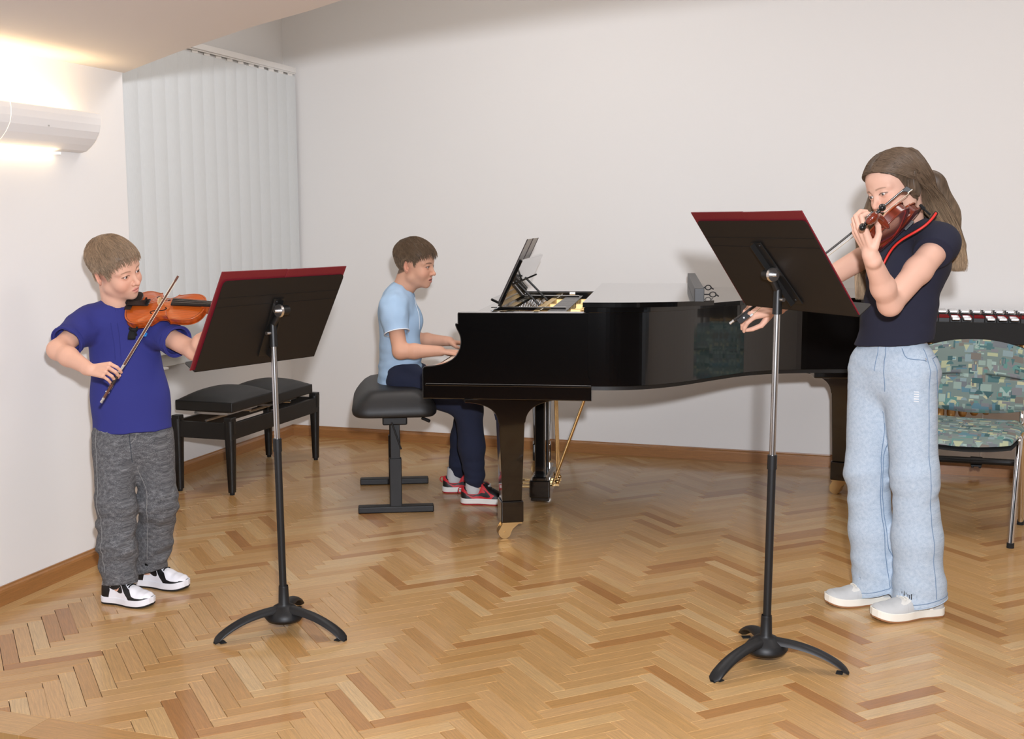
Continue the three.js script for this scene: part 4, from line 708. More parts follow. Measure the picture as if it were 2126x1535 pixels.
// strands: each a thin three-sided tapered tube; lines = list of point lists, with a colour each
function strands(lines, r0 = 0.0006) {
  let nv = 0, ni = 0; for (const l of lines) { nv += l.pts.length * 3; ni += (l.pts.length - 1) * 18; }
  const pos = new Float32Array(nv * 3), nor = new Float32Array(nv * 3), col = new Float32Array(nv * 3), idx = new Uint32Array(ni); let v = 0, q = 0; const t = V(), a = V(), b = V(), up = V(), p = V();
  for (const l of lines) {
    const n = l.pts.length, start = v, r = (l.r ?? r0);
    for (let i = 0; i < n; i++) {
      t.copy(l.pts[Math.min(n - 1, i + 1)]).sub(l.pts[Math.max(0, i - 1)]).normalize(); up.set(0.3, 0.9, 0.2); if (Math.abs(t.dot(up)) > 0.9) up.set(1, 0, 0); a.crossVectors(t, up).normalize(); b.crossVectors(t, a);
      const rad = r * (i === n - 1 ? 0.25 : 1 - 0.35 * i / n), sh = l.shade ? l.shade(i / (n - 1)) : 1;
      for (let k = 0; k < 3; k++) { const w = k * 2.0944, cx = Math.cos(w), sx = Math.sin(w); p.copy(a).multiplyScalar(cx).addScaledVector(b, sx); nor.set([p.x, p.y, p.z], v * 3); pos.set([l.pts[i].x + p.x * rad, l.pts[i].y + p.y * rad, l.pts[i].z + p.z * rad], v * 3); col.set([l.c[0] * sh, l.c[1] * sh, l.c[2] * sh], v * 3); v++; }
    }
    for (let i = 0; i < n - 1; i++) for (let k = 0; k < 3; k++) { const A = start + i * 3 + k, Bq = start + i * 3 + (k + 1) % 3; idx[q++] = A; idx[q++] = Bq; idx[q++] = A + 3; idx[q++] = Bq; idx[q++] = Bq + 3; idx[q++] = A + 3; }
  }
  const g = new THREE.BufferGeometry(); g.setAttribute('position', new THREE.BufferAttribute(pos, 3)); g.setAttribute('normal', new THREE.BufferAttribute(nor, 3)); g.setAttribute('color', new THREE.BufferAttribute(col, 3)); g.setIndex(new THREE.BufferAttribute(idx, 1)); return g;
}
const mergeHair = (list) => mergeGeometries(list.map((g) => { const o = g.clone(); for (const k of Object.keys(o.attributes)) if (!['position', 'normal', 'color'].includes(k)) o.deleteAttribute(k); return o; }));
function onSkin(field, from, dir, start = 0.13) { let t = start; for (let i = 0; i < 14; i++) { const d = combine(field, from[0] + dir.x * t, from[1] + dir.y * t, from[2] + dir.z * t); t -= d * 0.9; if (Math.abs(d) < 2e-4) break; } return V(...from).addScaledVector(dir, t); }
const grad = (field, p, e = 0.002) => V(combine(field, p.x + e, p.y, p.z) - combine(field, p.x - e, p.y, p.z), combine(field, p.x, p.y + e, p.z) - combine(field, p.x, p.y - e, p.z), combine(field, p.x, p.y, p.z + e) - combine(field, p.x, p.y, p.z - e)).normalize();

// ---------------------------------------------------------------- hands: t to the thumb side, d along the fingers, n out of the back of the hand
function hand(list, { w, d, n, right, L, curl, spread = 0.06, thumb, flat = 0 }) {
  const D = V(...d).normalize(), Nn = V(...n).addScaledVector(D, -V(...n).dot(D)).normalize(), T = right ? V().crossVectors(Nn, D) : V().crossVectors(D, Nn);
  const W = V(...w), at = (x, y, z) => W.clone().addScaledVector(T, x * L).addScaledVector(D, y * L).addScaledVector(Nn, z * L), tips = [];
  const kx = [0.185, 0.065, -0.058, -0.170], ky = [0.50, 0.52, 0.495, 0.455], fl = [0.40, 0.445, 0.415, 0.33], fr = [0.046, 0.047, 0.044, 0.039], z0 = [-0.005, 0.012, 0.005, -0.015];
  for (let i = 0; i < 4; i++) {
    const K = at(kx[i], ky[i], z0[i]);
    list.push(P.cap(at(kx[i] * 0.5, 0.04, -0.015), K, 0.068 * L, 0.056 * L, 0.035 * L));
    if (i < 3) list.push(P.cap(at((kx[i] + kx[i + 1]) / 2 * 0.75, 0.12, -0.02), at((kx[i] + kx[i + 1]) / 2, 0.44, -0.02), 0.055 * L, 0.045 * L, 0.03 * L));
    let a = -(spread) * (i - 1.4), dir = D.clone().multiplyScalar(Math.cos(a)).addScaledVector(T, -Math.sin(a) * -1 * (i < 1.4 ? 1 : 1)).normalize(); dir = D.clone().addScaledVector(T, -(i - 1.4) * spread).normalize();
    const axis = V().crossVectors(dir, Nn).normalize(); let p = K.clone(), th = 0; const seg = [0.46, 0.30, 0.24], c = curl[i];
    for (let j = 0; j < 3; j++) { th += c[j]; const v = dir.clone().applyAxisAngle(axis, -th), q = p.clone().addScaledVector(v, seg[j] * fl[i] * L); const r0 = fr[i] * L * (1 - 0.07 * j), r1 = fr[i] * L * (0.93 - 0.08 * j); list.push(P.cap(p, q, r0, r1, (j === 0 ? 0.02 : 0.008) * L)); p = q; }
    tips.push(p);
  }
  // thumb leaves the side of the palm near its base
  const th = (thumb ?? [[0.13, 0.10, -0.05], [0.29, 0.27, -0.12], [0.34, 0.42, -0.16], [0.33, 0.54, -0.17]]).map((q) => at(...q));
  list.push(P.cap(th[0], th[1], 0.075 * L, 0.055 * L, 0.035 * L), P.cap(th[1], th[2], 0.053 * L, 0.047 * L, 0.012 * L), P.cap(th[2], th[3], 0.047 * L, 0.037 * L, 0.008 * L));
  list.push(P.cap(at(0, -0.12, -0.01), at(0.0, 0.06, -0.015), 0.135 * L, 0.12 * L, 0.05 * L));
  tips.push(th[3]);
  return { tips, at, T, D, N: Nn };
}

// ---------------------------------------------------------------- violins and bows. local x: endpin to scroll, y: out of the belly, z: to the treble side
const half = (() => {
  const seg = (pts, n) => new THREE.CatmullRomCurve3(pts.map(([a, b]) => V(a, 0, b)), false, 'centripetal').getPoints(n).map((p) => [p.x, p.z]);
  const lower = seg([[0, 0], [0.003, 0.03], [0.018, 0.070], [0.042, 0.095], [0.068, 0.104], [0.095, 0.1015], [0.118, 0.0935], [0.130, 0.0905], [0.1365, 0.0925]], 36);
  const c = seg([[0.1365, 0.0925], [0.139, 0.081], [0.150, 0.0645], [0.168, 0.0568], [0.182, 0.0562], [0.198, 0.0605], [0.209, 0.0700], [0.2155, 0.0792]], 22).slice(1);
  const up = seg([[0.2155, 0.0792], [0.223, 0.0770], [0.24, 0.0785], [0.262, 0.0830], [0.285, 0.0842], [0.31, 0.0800], [0.333, 0.066], [0.348, 0.044], [0.3545, 0.02], [0.356, 0]], 36).slice(1);
  return [...lower, ...c, ...up];
})();
const outlineV = [...half, ...half.slice(1, -1).reverse().map(([x, z]) => [x, -z])];
const insetV = (d) => { const n = outlineV.length; return outlineV.map((p, i) => { const a = outlineV[(i + n - 1) % n], b = outlineV[(i + 1) % n], l = Math.hypot(b[0] - a[0], b[1] - a[1]) || 1; return [p[0] - (b[1] - a[1]) / l * d * 1, p[1] + (b[0] - a[0]) / l * d * 1]; }); };
function plateGeo(sign, edgeY, arch, th) {          // an arched plate with a rounded edge
  const n = outlineV.length, K = 16, pos = [], uv = [], idx = [], xc = 0.178, ks = [];
  const prof = []; for (let i = 0; i <= K; i++) prof.push(i / K);
  const rows = [[1, -th], [1.006, -th * 0.5], [1, 0], [0.985, 0.0004], [0.965, -0.0003], ...prof.slice(1).map((t) => { const k = 0.95 * (1 - t); return [k, arch * Math.pow(1 - Math.pow(k / 0.95, 2.1), 1.25)]; })];
  for (const [k, y] of rows) for (let i = 0; i < n; i++) { const [x, z] = outlineV[i]; const X = xc + (x - xc) * k, Z = z * k; pos.push(X, sign * (edgeY + y), Z); uv.push(X * 2.6, Z * 2.6); }
  for (let r = 0; r < rows.length - 1; r++) for (let i = 0; i < n; i++) { const a = r * n + i, b = r * n + (i + 1) % n, c = a + n, d = b + n; if (sign > 0) idx.push(a, b, c, b, d, c); else idx.push(a, c, b, b, c, d); }
  const g = new THREE.BufferGeometry(); g.setAttribute('position', new THREE.Float32BufferAttribute(pos, 3)); g.setAttribute('uv', new THREE.Float32BufferAttribute(uv, 2)); g.setIndex(idx); g.computeVertexNormals(); return g;
}
const archAt = (x, z) => { let k = 0.05; for (let i = 0; i < 24; i++) { const m = 0.05 + i * 0.04; k = m; const X = 0.178 + (x - 0.178) / m, Z = Math.abs(z) / m; if (X > 0.0 && X < 0.356) { let w = 0; for (let j = 1; j < half.length; j++) if ((half[j - 1][0] - X) * (half[j][0] - X) <= 0) { w = Math.max(w, half[j][1]); } if (Z <= w) break; } } return 0.0155 + 0.0155 * Math.pow(Math.max(0, 1 - Math.pow(Math.min(1, k / 0.95), 2.1)), 1.25); };
const spruce = tex(256, 256, (u, v) => { const g = 0.94 + 0.06 * Math.sin(v * 260 + 3 * fbm(u * 2, v * 6, 1, 2)) + 0.06 * fbm(u * 3, v * 40, 4, 3) + 0.04 * fbm(u * 4, v * 4, 8, 3); return [g, g * 0.98, g * 0.95]; });
const maple = tex(256, 256, (u, v) => { const f = 0.5 + 0.5 * Math.sin(u * 70 + 9 * fbm(u * 4, v * 5, 2, 2)), k = 0.82 + 0.22 * f * (0.6 + 0.5 * noise(v * 5, u * 3, 3)) + 0.06 * fbm(u * 20, v * 30, 4, 2); return [k, k * 0.96, k * 0.9]; });
function violin(label, pos, X, Y, scale, top, back, rest) {
  const t = thing('violin', label, 'violin', pos);
  const x = V(...X).normalize(), y = V(...Y).addScaledVector(x, -V(...Y).dot(x)).normalize(), z = V().crossVectors(x, y);
  t.quaternion.setFromRotationMatrix(new THREE.Matrix4().makeBasis(x, y, z)); t.scale.setScalar(scale);
  const gloss = (hex, map) => phys(lin(hex), 0.3, { map, clearcoat: 0.9, clearcoatRoughness: 0.08 });
  const topM = gloss(top, spruce), backM = gloss(back, maple), ebony = std(lin(0x131212), 0.38), ribM = gloss(back, maple);
  part(t, 'belly', plateGeo(1, 0.0155, 0.0155, 0.0042), topM);
  part(t, 'back_plate', plateGeo(-1, 0.0155, 0.0135, 0.0042), backM);
  { const r = insetV(-0.0028).map(([a, b]) => [a, b]), n = r.length, pp = [], uu = [], id = []; let len = 0; for (let i = 0; i <= n; i++) { const p = r[i % n], q = r[(i + n - 1) % n]; if (i) len += Math.hypot(p[0] - q[0], p[1] - q[1]); const k = 0.972, X2 = 0.178 + (p[0] - 0.178) * k * 1.0, Z2 = p[1] * k; pp.push(X2, -0.0135, Z2, X2, 0.0135, Z2); uu.push(len * 3.2, 0, len * 3.2, 0.1); } for (let i = 0; i < n; i++) { const a = i * 2; id.push(a, a + 2, a + 1, a + 1, a + 2, a + 3); } const g = new THREE.BufferGeometry(); g.setAttribute('position', new THREE.Float32BufferAttribute(pp, 3)); g.setAttribute('uv', new THREE.Float32BufferAttribute(uu, 2)); g.setIndex(id); g.computeVertexNormals(); part(t, 'ribs', g, ribM); }
  const pf = outlineV.map(([a, b]) => V(0.178 + (a - 0.178) * 0.958, 0.0157, b * 0.958)); part(t, 'purfling', new THREE.TubeGeometry(new THREE.CatmullRomCurve3(pf, true), 240, 0.0006, 4, true), std(lin(0x2a120a), 0.5));
  for (const s of [1, -1]) {     // f-holes: a long S with two round eyes
    const c = [[0.192, 0.0235], [0.195, 0.0275], [0.191, 0.0315], [0.181, 0.0325], [0.168, 0.0350], [0.155, 0.0385], [0.142, 0.0410], [0.131, 0.0445], [0.128, 0.0490], [0.131, 0.0530]].map(([a, b]) => V(a, archAt(a, b) + 0.0004, s * b));
    const list = [new THREE.TubeGeometry(new THREE.CatmullRomCurve3(c), 50, 0.0021, 6)]; for (const [a, b, r] of [[0.1895, 0.0235, 0.0035], [0.1335, 0.0535, 0.0043]]) list.push(new THREE.SphereGeometry(r, 12, 8).scale(1, 0.3, 1).translate(a, archAt(a, b) + 0.0008, s * b));
    part(t, 'f_hole', join(list), std(lin(0x120805), 0.9));
  }
  const br = new THREE.Shape(); br.moveTo(-0.021, 0); br.lineTo(-0.013, 0.0); br.quadraticCurveTo(-0.010, 0.006, -0.004, 0.007); br.quadraticCurveTo(0.0, 0.008, 0.004, 0.007); br.quadraticCurveTo(0.010, 0.006, 0.013, 0); br.lineTo(0.021, 0); br.lineTo(0.0195, 0.010); br.lineTo(0.021, 0.022); br.quadraticCurveTo(0.012, 0.033, 0, 0.034); br.quadraticCurveTo(-0.012, 0.033, -0.021, 0.022); br.lineTo(-0.0195, 0.010); br.closePath();
  part(t, 'bridge', (() => { const g = extrude(br, 0.0035); g.rotateY(Math.PI / 2); g.translate(0.159, 0.0295, 0); return g; })(), std(lin(0xd9b683), 0.6));
  // fingerboard, nut, neck with heel
  const sweep = (sec, stations, m, name) => { const pp = [], id = [], uu = [], n = sec(0).length; stations.forEach((s, i) => sec(i).forEach(([a, b], j) => { pp.push(s, b, a); uu.push(s * 3, j / n); })); for (let i = 0; i < stations.length - 1; i++) for (let j = 0; j < n; j++) { const a = i * n + j, b = i * n + (j + 1) % n; id.push(a, a + n, b, b, a + n, b + n); } for (const [o, f] of [[0, 1], [(stations.length - 1) * n, 0]]) for (let j = 1; j < n - 1; j++) id.push(o, f ? o + j : o + j + 1, f ? o + j + 1 : o + j); const g = new THREE.BufferGeometry(); g.setAttribute('position', new THREE.Float32BufferAttribute(pp, 3)); g.setAttribute('uv', new THREE.Float32BufferAttribute(uu, 2)); g.setIndex(id); const g2 = g.toNonIndexed(); g2.computeVertexNormals(); return part(t, name, g2, m); };
  const fx = [0.216, 0.30, 0.39, 0.486], fw = (q) => mix(0.0215, 0.0122, (q - 0.216) / 0.27), fy = (q) => mix(0.0455, 0.0235, (q - 0.216) / 0.27);
  sweep((i) => { const q = fx[i], w = fw(q), yb = fy(q), o = []; for (let k = 0; k <= 6; k++) { const a = -1 + k / 3; o.push([a * w, yb + 0.0035 * (1 - a * a)]); } o.push([w, yb - 0.0055], [-w, yb - 0.0055]); return o; }, fx, ebony, 'fingerboard');
  part(t, 'nut', box(0.006, 0.009, 0.0235, 0.4885, 0.0245, 0, 0.001), ebony);
  const nx = [0.345, 0.358, 0.368, 0.385, 0.44, 0.486], nd = [0.056, 0.054, 0.032, 0.0165, 0.0145, 0.0145];
  sweep((i) => { const q = nx[i], w = fw(Math.min(q, 0.486)) * 0.98, yt = fy(q) - 0.0052, o = []; for (let k = 0; k <= 10; k++) { const a = Math.PI * k / 10; o.push([Math.cos(a) * w, yt - Math.sin(a) * nd[i]]); } return o; }, nx, backM, 'neck');
  // pegbox and scroll
  const pbx = [0.486, 0.52, 0.55, 0.572];
  const pegbox = sweep((i) => { const w = [0.0122, 0.0105, 0.009, 0.0072][i], yt = [0.0235, 0.019, 0.011, 0.004][i], d = [0.021, 0.022, 0.02, 0.016][i]; return [[-w, yt], [-w, yt - d], [-w * 0.5, yt - d - 0.003], [w * 0.5, yt - d - 0.003], [w, yt - d], [w, yt]]; }, pbx, backM, 'pegbox');
  const sc = [[0, 0.0215], [0.006, 0.0212], [0.0072, 0.0195], [0.0085, 0.0185], [0.0105, 0.0175], [0.0120, 0.013], [0.0135, 0.0085], [0.0150, 0.0075], [0.0125, 0.006], [0.0140, 0.004], [0.0128, 0.002], [0.0148, 0.0]];
  part(t, 'scroll', (() => { const g = new THREE.LatheGeometry([...sc, ...sc.slice(0, -1).reverse().map(([a, b]) => [a, -b])].map(([a, b]) => new THREE.Vector2(Math.max(1e-4, a), b)), 36); g.rotateX(Math.PI / 2); g.scale(1.12, 1, 1); g.translate(0.582, -0.002, 0); return g; })(), backM);
  for (const [q, s] of [[0.502, 1], [0.517, -1], [0.532, 1], [0.547, -1]]) { const yy = mix(0.0155, 0.003, (q - 0.5) / 0.05); part(t, 'peg', join([rod([q, yy, -s * 0.015], [q, yy, s * 0.030], 0.003, 0.004, 12), rod([q, yy, s * 0.024], [q, yy, s * 0.029], 0.0055, 0.0055, 14), new THREE.SphereGeometry(1, 18, 14).scale(0.0125, 0.0100, 0.0105).translate(q, yy, s * 0.041)]), ebony); }
  // strings, tailpiece, chin rest, end button
  const tp = extrude([[0.012, -0.0095], [0.05, -0.012], [0.108, -0.021], [0.113, -0.018], [0.113, 0.018], [0.108, 0.021], [0.05, 0.012], [0.012, 0.0095]], 0.006, 0.0015, 2); tp.rotateX(Math.PI / 2); tp.rotateZ(0.09); tp.translate(0.0, 0.0335, 0); part(t, 'tailpiece', tp, ebony);
  for (let i = 0; i < 4; i++) { const a = (i - 1.5); part(t, 'string', join([rod([0.112, 0.045, a * 0.0095], [0.161, 0.0635 - 0.0012 * a * a, a * 0.0113], 0.00042, 0.00042, 6), rod([0.161, 0.0635 - 0.0012 * a * a, a * 0.0113], [0.489, 0.0295, a * 0.0055], 0.00042, 0.00042, 6)]), M.silver); part(t, 'fine_tuner', join([rod([0.098, 0.043, a * 0.009], [0.098, 0.053, a * 0.009], 0.003, 0.003, 10), rod([0.098, 0.053, a * 0.009], [0.098, 0.0545, a * 0.009], 0.0045, 0.0045, 12)]), ebony); }
  const cr = new THREE.SphereGeometry(1, 30, 16, 0, Math.PI * 2, 0, Math.PI / 2); { const p = cr.attributes.position; for (let i = 0; i < p.count; i++) { const r = Math.hypot(p.getX(i), p.getZ(i)); p.setY(i, p.getY(i) * 0.5 + 0.5 * (0.55 + 0.35 * r * r) * (r < 0.96 ? 1 : 0.6)); } cr.scale(0.032, 0.006, 0.044); cr.translate(0.034, 0.028, -0.040); cr.computeVertexNormals(); }
  part(t, 'chin_rest', join([cr, box(0.012, 0.024, 0.045, -0.001, 0.018, -0.035, 0.003), box(0.030, 0.005, 0.10, 0.018, 0.028, -0.02, 0.002), box(0.006, 0.006, 0.04, -0.001, -0.018, -0.035, 0.001)]), ebony);
  part(t, 'chin_rest_clamp', join([rod([-0.004, -0.017, -0.02], [-0.004, 0.017, -0.02], 0.003), rod([-0.004, -0.017, -0.05], [-0.004, 0.017, -0.05], 0.003)]), M.silver);
  part(t, 'end_button', join([rod([-0.012, 0, 0], [0.004, 0, 0], 0.006, 0.0055, 14)]), ebony);
  // shoulder rest under the back
  const sr = []; for (let i = 0; i <= 20; i++) { const q = i / 20, zz = mix(-0.125, 0.125, q); sr.push(V(0.062 + 0.022 * Math.sin(q * 5.2), -0.052 - 0.014 * Math.sin(q * 6.0 + 0.6), zz)); }
  const curve = new THREE.CatmullRomCurve3(sr), bar = new THREE.TubeGeometry(curve, 60, 0.0085, 10); { const p = bar.attributes.position; for (let i = 0; i < p.count; i++) { const k = Math.floor(i / 11) / 60, c = curve.getPoint(Math.min(1, k)); p.setX(i, c.x + (p.getX(i) - c.x) * 2.1); p.setY(i, c.y + (p.getY(i) - c.y) * 0.8); } bar.computeVertexNormals(); }
  const rb = part(t, 'shoulder_rest', join([bar, ...[-1, 1].flatMap((s) => [rod([0.062, -0.05, s * 0.108], [0.062, -0.017, s * 0.108], 0.0035), rod([0.05, -0.017, s * 0.1085], [0.074, -0.017, s * 0.1085], 0.0065), rod([0.05, -0.017, s * 0.1085], [0.046, -0.004, s * 0.1105], 0.005), rod([0.074, -0.017, s * 0.1085], [0.079, -0.004, s * 0.1105], 0.005)])]), M.rubber);
  if (rest === 'red') part(rb, 'red_edge', new THREE.TubeGeometry(new THREE.CatmullRomCurve3(sr.map((p) => V(p.x + 0.0175, p.y - 0.002, p.z))), 60, 0.0042, 8), std(lin(0xd8322a), 0.5));
  else part(rb, 'blue_tab', box(0.022, 0.008, 0.02, 0.096, -0.05, 0.105, 0.003), std(lin(0x2f86d8), 0.5), 'bright blue plastic tab');
  return t;
}
function bow(label, frog, tip, hairSide, woodHex, hex2) {       // frog and tip are the two ends of the stick
  const A = V(...frog), Bq = V(...tip), L = A.distanceTo(Bq), x = Bq.clone().sub(A).normalize(), y = V(...hairSide).negate(); y.addScaledVector(x, -y.dot(x)).normalize(); const z = V().crossVectors(x, y);
  const t = thing('violin_bow', label, 'bow', frog); t.quaternion.setFromRotationMatrix(new THREE.Matrix4().makeBasis(x, y, z));
  const wood = phys(lin(woodHex), 0.32, { clearcoat: 0.6, clearcoatRoughness: 0.12 }), ebony = std(lin(0x131212), 0.35), c = []; for (let i = 0; i <= 24; i++) { const q = i / 24; c.push(V(0.012 + (L - 0.014) * q, -0.010 * Math.sin(Math.PI * q) * 1.0, 0)); }
  const stick = new THREE.TubeGeometry(new THREE.CatmullRomCurve3(c), 60, 0.0044, 10); { const p = stick.attributes.position; for (let i = 0; i < p.count; i++) { const k = Math.floor(i / 11) / 60, q = new THREE.Vector3(0, -0.010 * Math.sin(Math.PI * k), 0), s = mix(1, 0.68, k); p.setY(i, q.y + (p.getY(i) - q.y) * s); p.setZ(i, p.getZ(i) * s); } }
  part(t, 'stick', stick, wood);
  part(t, 'grip', rod([0.075, -0.0035, 0], [0.125, -0.005, 0], 0.0052, 0.0052, 14), hex2 ? ebony : std(lin(0x2b211c), 0.6));
  part(t, 'winding', rod([0.125, -0.005, 0], [0.16, -0.0057, 0], 0.0049, 0.0049, 14), M.silver);
  part(t, 'screw', join([rod([-0.004, 0, 0], [0.003, 0, 0], 0.0046, 0.0046, 16), rod([0.003, 0, 0], [0.008, 0, 0], 0.0036, 0.0036, 14), rod([0.008, 0, 0], [0.0135, 0, 0], 0.0048, 0.0048, 16)]), M.silver);
  const f = new THREE.Shape(); f.moveTo(0.022, -0.004); f.lineTo(0.072, -0.005); f.quadraticCurveTo(0.060, -0.009, 0.064, -0.014); f.quadraticCurveTo(0.067, -0.020, 0.074, -0.0235); f.lineTo(0.028, -0.0245); f.lineTo(0.022, -0.020); f.closePath();
  const frogP = part(t, 'frog', extrude(f, 0.011, 0.0012, 2).translate(0, 0, -0.0055), ebony); part(frogP, 'pearl_eye', join([rod([0.047, -0.0145, -0.0063], [0.047, -0.0145, 0.0063], 0.0032, 0.0032, 16)]), M.silver); part(frogP, 'ferrule', box(0.012, 0.007, 0.0125, 0.072, -0.0225, 0, 0.001), M.silver);
  const h = new THREE.Shape(); h.moveTo(L - 0.022, -0.002); h.lineTo(L - 0.002, 0.003); h.lineTo(L + 0.004, -0.016); h.lineTo(L - 0.010, -0.018); h.quadraticCurveTo(L - 0.014, -0.008, L - 0.022, -0.0058); h.closePath();
  const head = part(t, 'head', extrude(h, 0.008, 0.001, 2).translate(0, 0, -0.004), hex2 ? ebony : wood); part(head, 'tip_plate', box(0.017, 0.0022, 0.0085, L - 0.003, -0.0178, 0), M.ivory);
  part(t, 'bow_hair', box(L - 0.085, 0.0011, 0.0098, (0.075 + L - 0.010) / 2, -0.0215, 0).translate(0, 0, 0), std(lin(0xe6dcc4), 0.6));
  part(t, 'hair_wedge', box(0.004, 0.002, 0.009, L - 0.011, -0.0185, 0), M.ivory);
  return t;
}
violin('bright orange small violin held under the chin of the boy in blue', [-1.278, 1.072, -4.245], [0.988, 0.01, 0.155], [-0.101, 0.798, 0.594], 0.847, 0xc05a1c, 0xb8511a, 'blue');
violin('dark reddish violin held by the girl, its scroll towards the viewer', [1.414, 1.344, -3.952], [-0.457, 0.07, 0.887], [-0.639, 0.668, -0.382], 0.97, 0xa04a22, 0x7c2c16, 'red');

// ---------------------------------------------------------------- shoes. local x from heel to toe, y up, z to the outer side (mirrored for the other foot)
function shoe(person, heel, dir, L, style, lift = 0) {
  const S = SHOES[style], g0 = new THREE.Group(); g0.name = numbered('shoe'); g0.position.set(heel[0], lift, heel[2]); g0.rotation.y = Math.atan2(-dir[2], dir[0]); person.add(g0);
  const k = L / 0.25, wid = (q) => { q = clamp(q, 0.0, 1); const base = 0.033 + 0.0155 * sstep(0.30, 0.72, q) - 0.003 * sstep(0.2, 0.4, q) * sstep(0.6, 0.45, q); const e0 = q < 0.13 ? Math.sqrt(Math.max(0, 1 - (1 - q / 0.13) ** 2)) : 1, e1 = q > 0.76 ? Math.pow(Math.max(0, 1 - ((q - 0.76) / 0.24) ** 2.3), 0.5) : 1; return base * e0 * e1; };
  const solid = (y0, y1, grow, m, name, flare = 0) => { const pts = []; for (let i = 0; i <= 40; i++) { const q = i / 40; pts.push([q * L, wid(q) * k]); } for (let i = 39; i > 0; i--) { const q = i / 40; pts.push([q * L, -wid(q) * k]); }
    const cx = L * 0.5, sc = (p) => { const l = Math.hypot(p[0] - cx, p[1]); const t = 1 + grow / l; return [cx + (p[0] - cx) * t, p[1] * t]; }; const s = new THREE.Shape(pts.map((p) => new THREE.Vector2(...sc(p)))); const g = new THREE.ExtrudeGeometry(s, { depth: y1 - y0 - 0.004, bevelEnabled: true, bevelThickness: 0.002, bevelSize: 0.002, bevelOffset: -0.002, bevelSegments: 2 }); g.rotateX(-Math.PI / 2); g.translate(0, y0 + 0.002, 0);
    const p = g.attributes.position; for (let i = 0; i < p.count; i++) { const q = p.getX(i) / L; const toe = 0.011 * k * Math.pow(clamp((q - 0.72) / 0.28), 2); p.setY(i, p.getY(i) + toe); } g.computeVertexNormals(); return part(g0, name, g, m); };
  const so = S.sole * k; solid(0, 0.007, 0.0025, S.outM, 'outsole'); solid(0.0062, so, 0.0035, S.soleM, 'midsole');
  if (S.line) solid(so * 0.62, so * 0.70, 0.0042, S.soleM, 'sole_line');
  // upper: sections from heel to toe
  const prof = S.prof, hAt = (q) => { for (let i = 1; i < prof.length; i++) if (q <= prof[i][0]) { const t = (q - prof[i - 1][0]) / (prof[i][0] - prof[i - 1][0]); return mix(prof[i - 1][1], prof[i][1], t * t * (3 - 2 * t)); } return prof[prof.length - 1][1]; };
  const NX = 44, NA = 36, pos = [], uv = [], idx = [];
  const pt = (q, t, off = 0) => { const a = Math.PI * t, w = Math.max(0.0015, wid(q) * k + 0.0005), h = hAt(q) * k - so + 0.006, top = sstep(0.62, 0.3, q); const c = Math.cos(a), s = Math.sin(a); const narrow = 1 - 0.36 * Math.pow(s, 2) * (0.5 + 0.5 * top); const z = Math.sign(c) * Math.pow(Math.abs(c), 0.62) * w * narrow, y = so - 0.006 + Math.pow(s, 0.82) * h; const toe = 0.011 * k * Math.pow(clamp((q - 0.72) / 0.28), 2); return [q * L, y + toe + off * s, z + off * c]; };
  for (let i = 0; i <= NX; i++) { const q = 0.006 + 0.982 * (i / NX); for (let j = 0; j <= NA; j++) { pos.push(...pt(q, j / NA)); { const t = j / NA, hf = Math.pow(Math.sin(Math.PI * t), 0.82), v = 0.36 * hf + 0.28 * Math.min(t, 1 - t); uv.push(i / NX, t <= 0.5 ? v : 1 - v); } } }
  for (let i = 0; i < NX; i++) for (let j = 0; j < NA; j++) { const a = i * (NA + 1) + j, b = a + NA + 1; idx.push(a, a + 1, b, b, a + 1, b + 1); }
  const g = new THREE.BufferGeometry(); g.setAttribute('position', new THREE.Float32BufferAttribute(pos, 3)); g.setAttribute('uv', new THREE.Float32BufferAttribute(uv, 2)); g.setIndex(idx); g.computeVertexNormals(); part(g0, 'upper', g, S.upperM);
  for (let i = 0; i < S.laces; i++) { const q = mix(S.laceAt[0], S.laceAt[1], i / (S.laces - 1)), c = []; for (let j = 0; j <= 8; j++) c.push(V(...pt(q + 0.012 * Math.sin(j / 8 * Math.PI) * (i % 2 ? 1 : -1), mix(0.35, 0.65, j / 8), 0.002))); const l = new THREE.TubeGeometry(new THREE.CatmullRomCurve3(c), 16, 0.0029 * k, 7); part(g0, 'lace', l, S.laceM); }
  if (S.tongue) part(g0, 'tongue', (() => { const t = new RoundedBoxGeometry(0.012, 0.045, 0.045, 3, 0.005); t.rotateZ(0.55); t.translate(...pt(S.tongue, 0.5, -0.004)); return t; })(), S.tongueM);
  if (S.collar) { const c = []; for (let j = 0; j <= 24; j++) { const a = j / 24 * Math.PI * 2; const q = 0.235 + 0.165 * Math.cos(a), zz = 0.030 * k * Math.sin(a); const hh = hAt(clamp(q, 0.03, 0.45)) * k - 0.004; c.push(V(q * L, hh - 0.004 * Math.abs(Math.sin(a)), zz)); } part(g0, 'collar', new THREE.TubeGeometry(new THREE.CatmullRomCurve3(c.slice(0, -1), true), 50, 0.005 * k, 8, true), S.collarM); }
  if (S.loop) part(g0, 'heel_loop', tube([[-0.001, 0.052, 0], [-0.012, 0.062, 0], [-0.010, 0.078, 0], [0.006, 0.080, 0]], 0.0026, 20, 6), S.loopM);
  return g0;
}
const sideMap = (draw) => canvasTex(1024, 512, (c, w, h) => { for (const m of [0, 1]) { c.save(); if (m) { c.translate(0, h); c.scale(1, -1); } c.beginPath(); c.rect(0, 0, w, h / 2 + 1); c.clip(); draw(c, w, h / 2); c.restore(); } });   // x: heel to toe; y: 0 at the sole, h at the middle of the instep
const poly = (c, pts, fill, w, h) => { c.fillStyle = fill; c.beginPath(); pts.forEach(([x, y], i) => (i ? c.lineTo(x * w, y * h) : c.moveTo(x * w, y * h))); c.closePath(); c.fill(); };
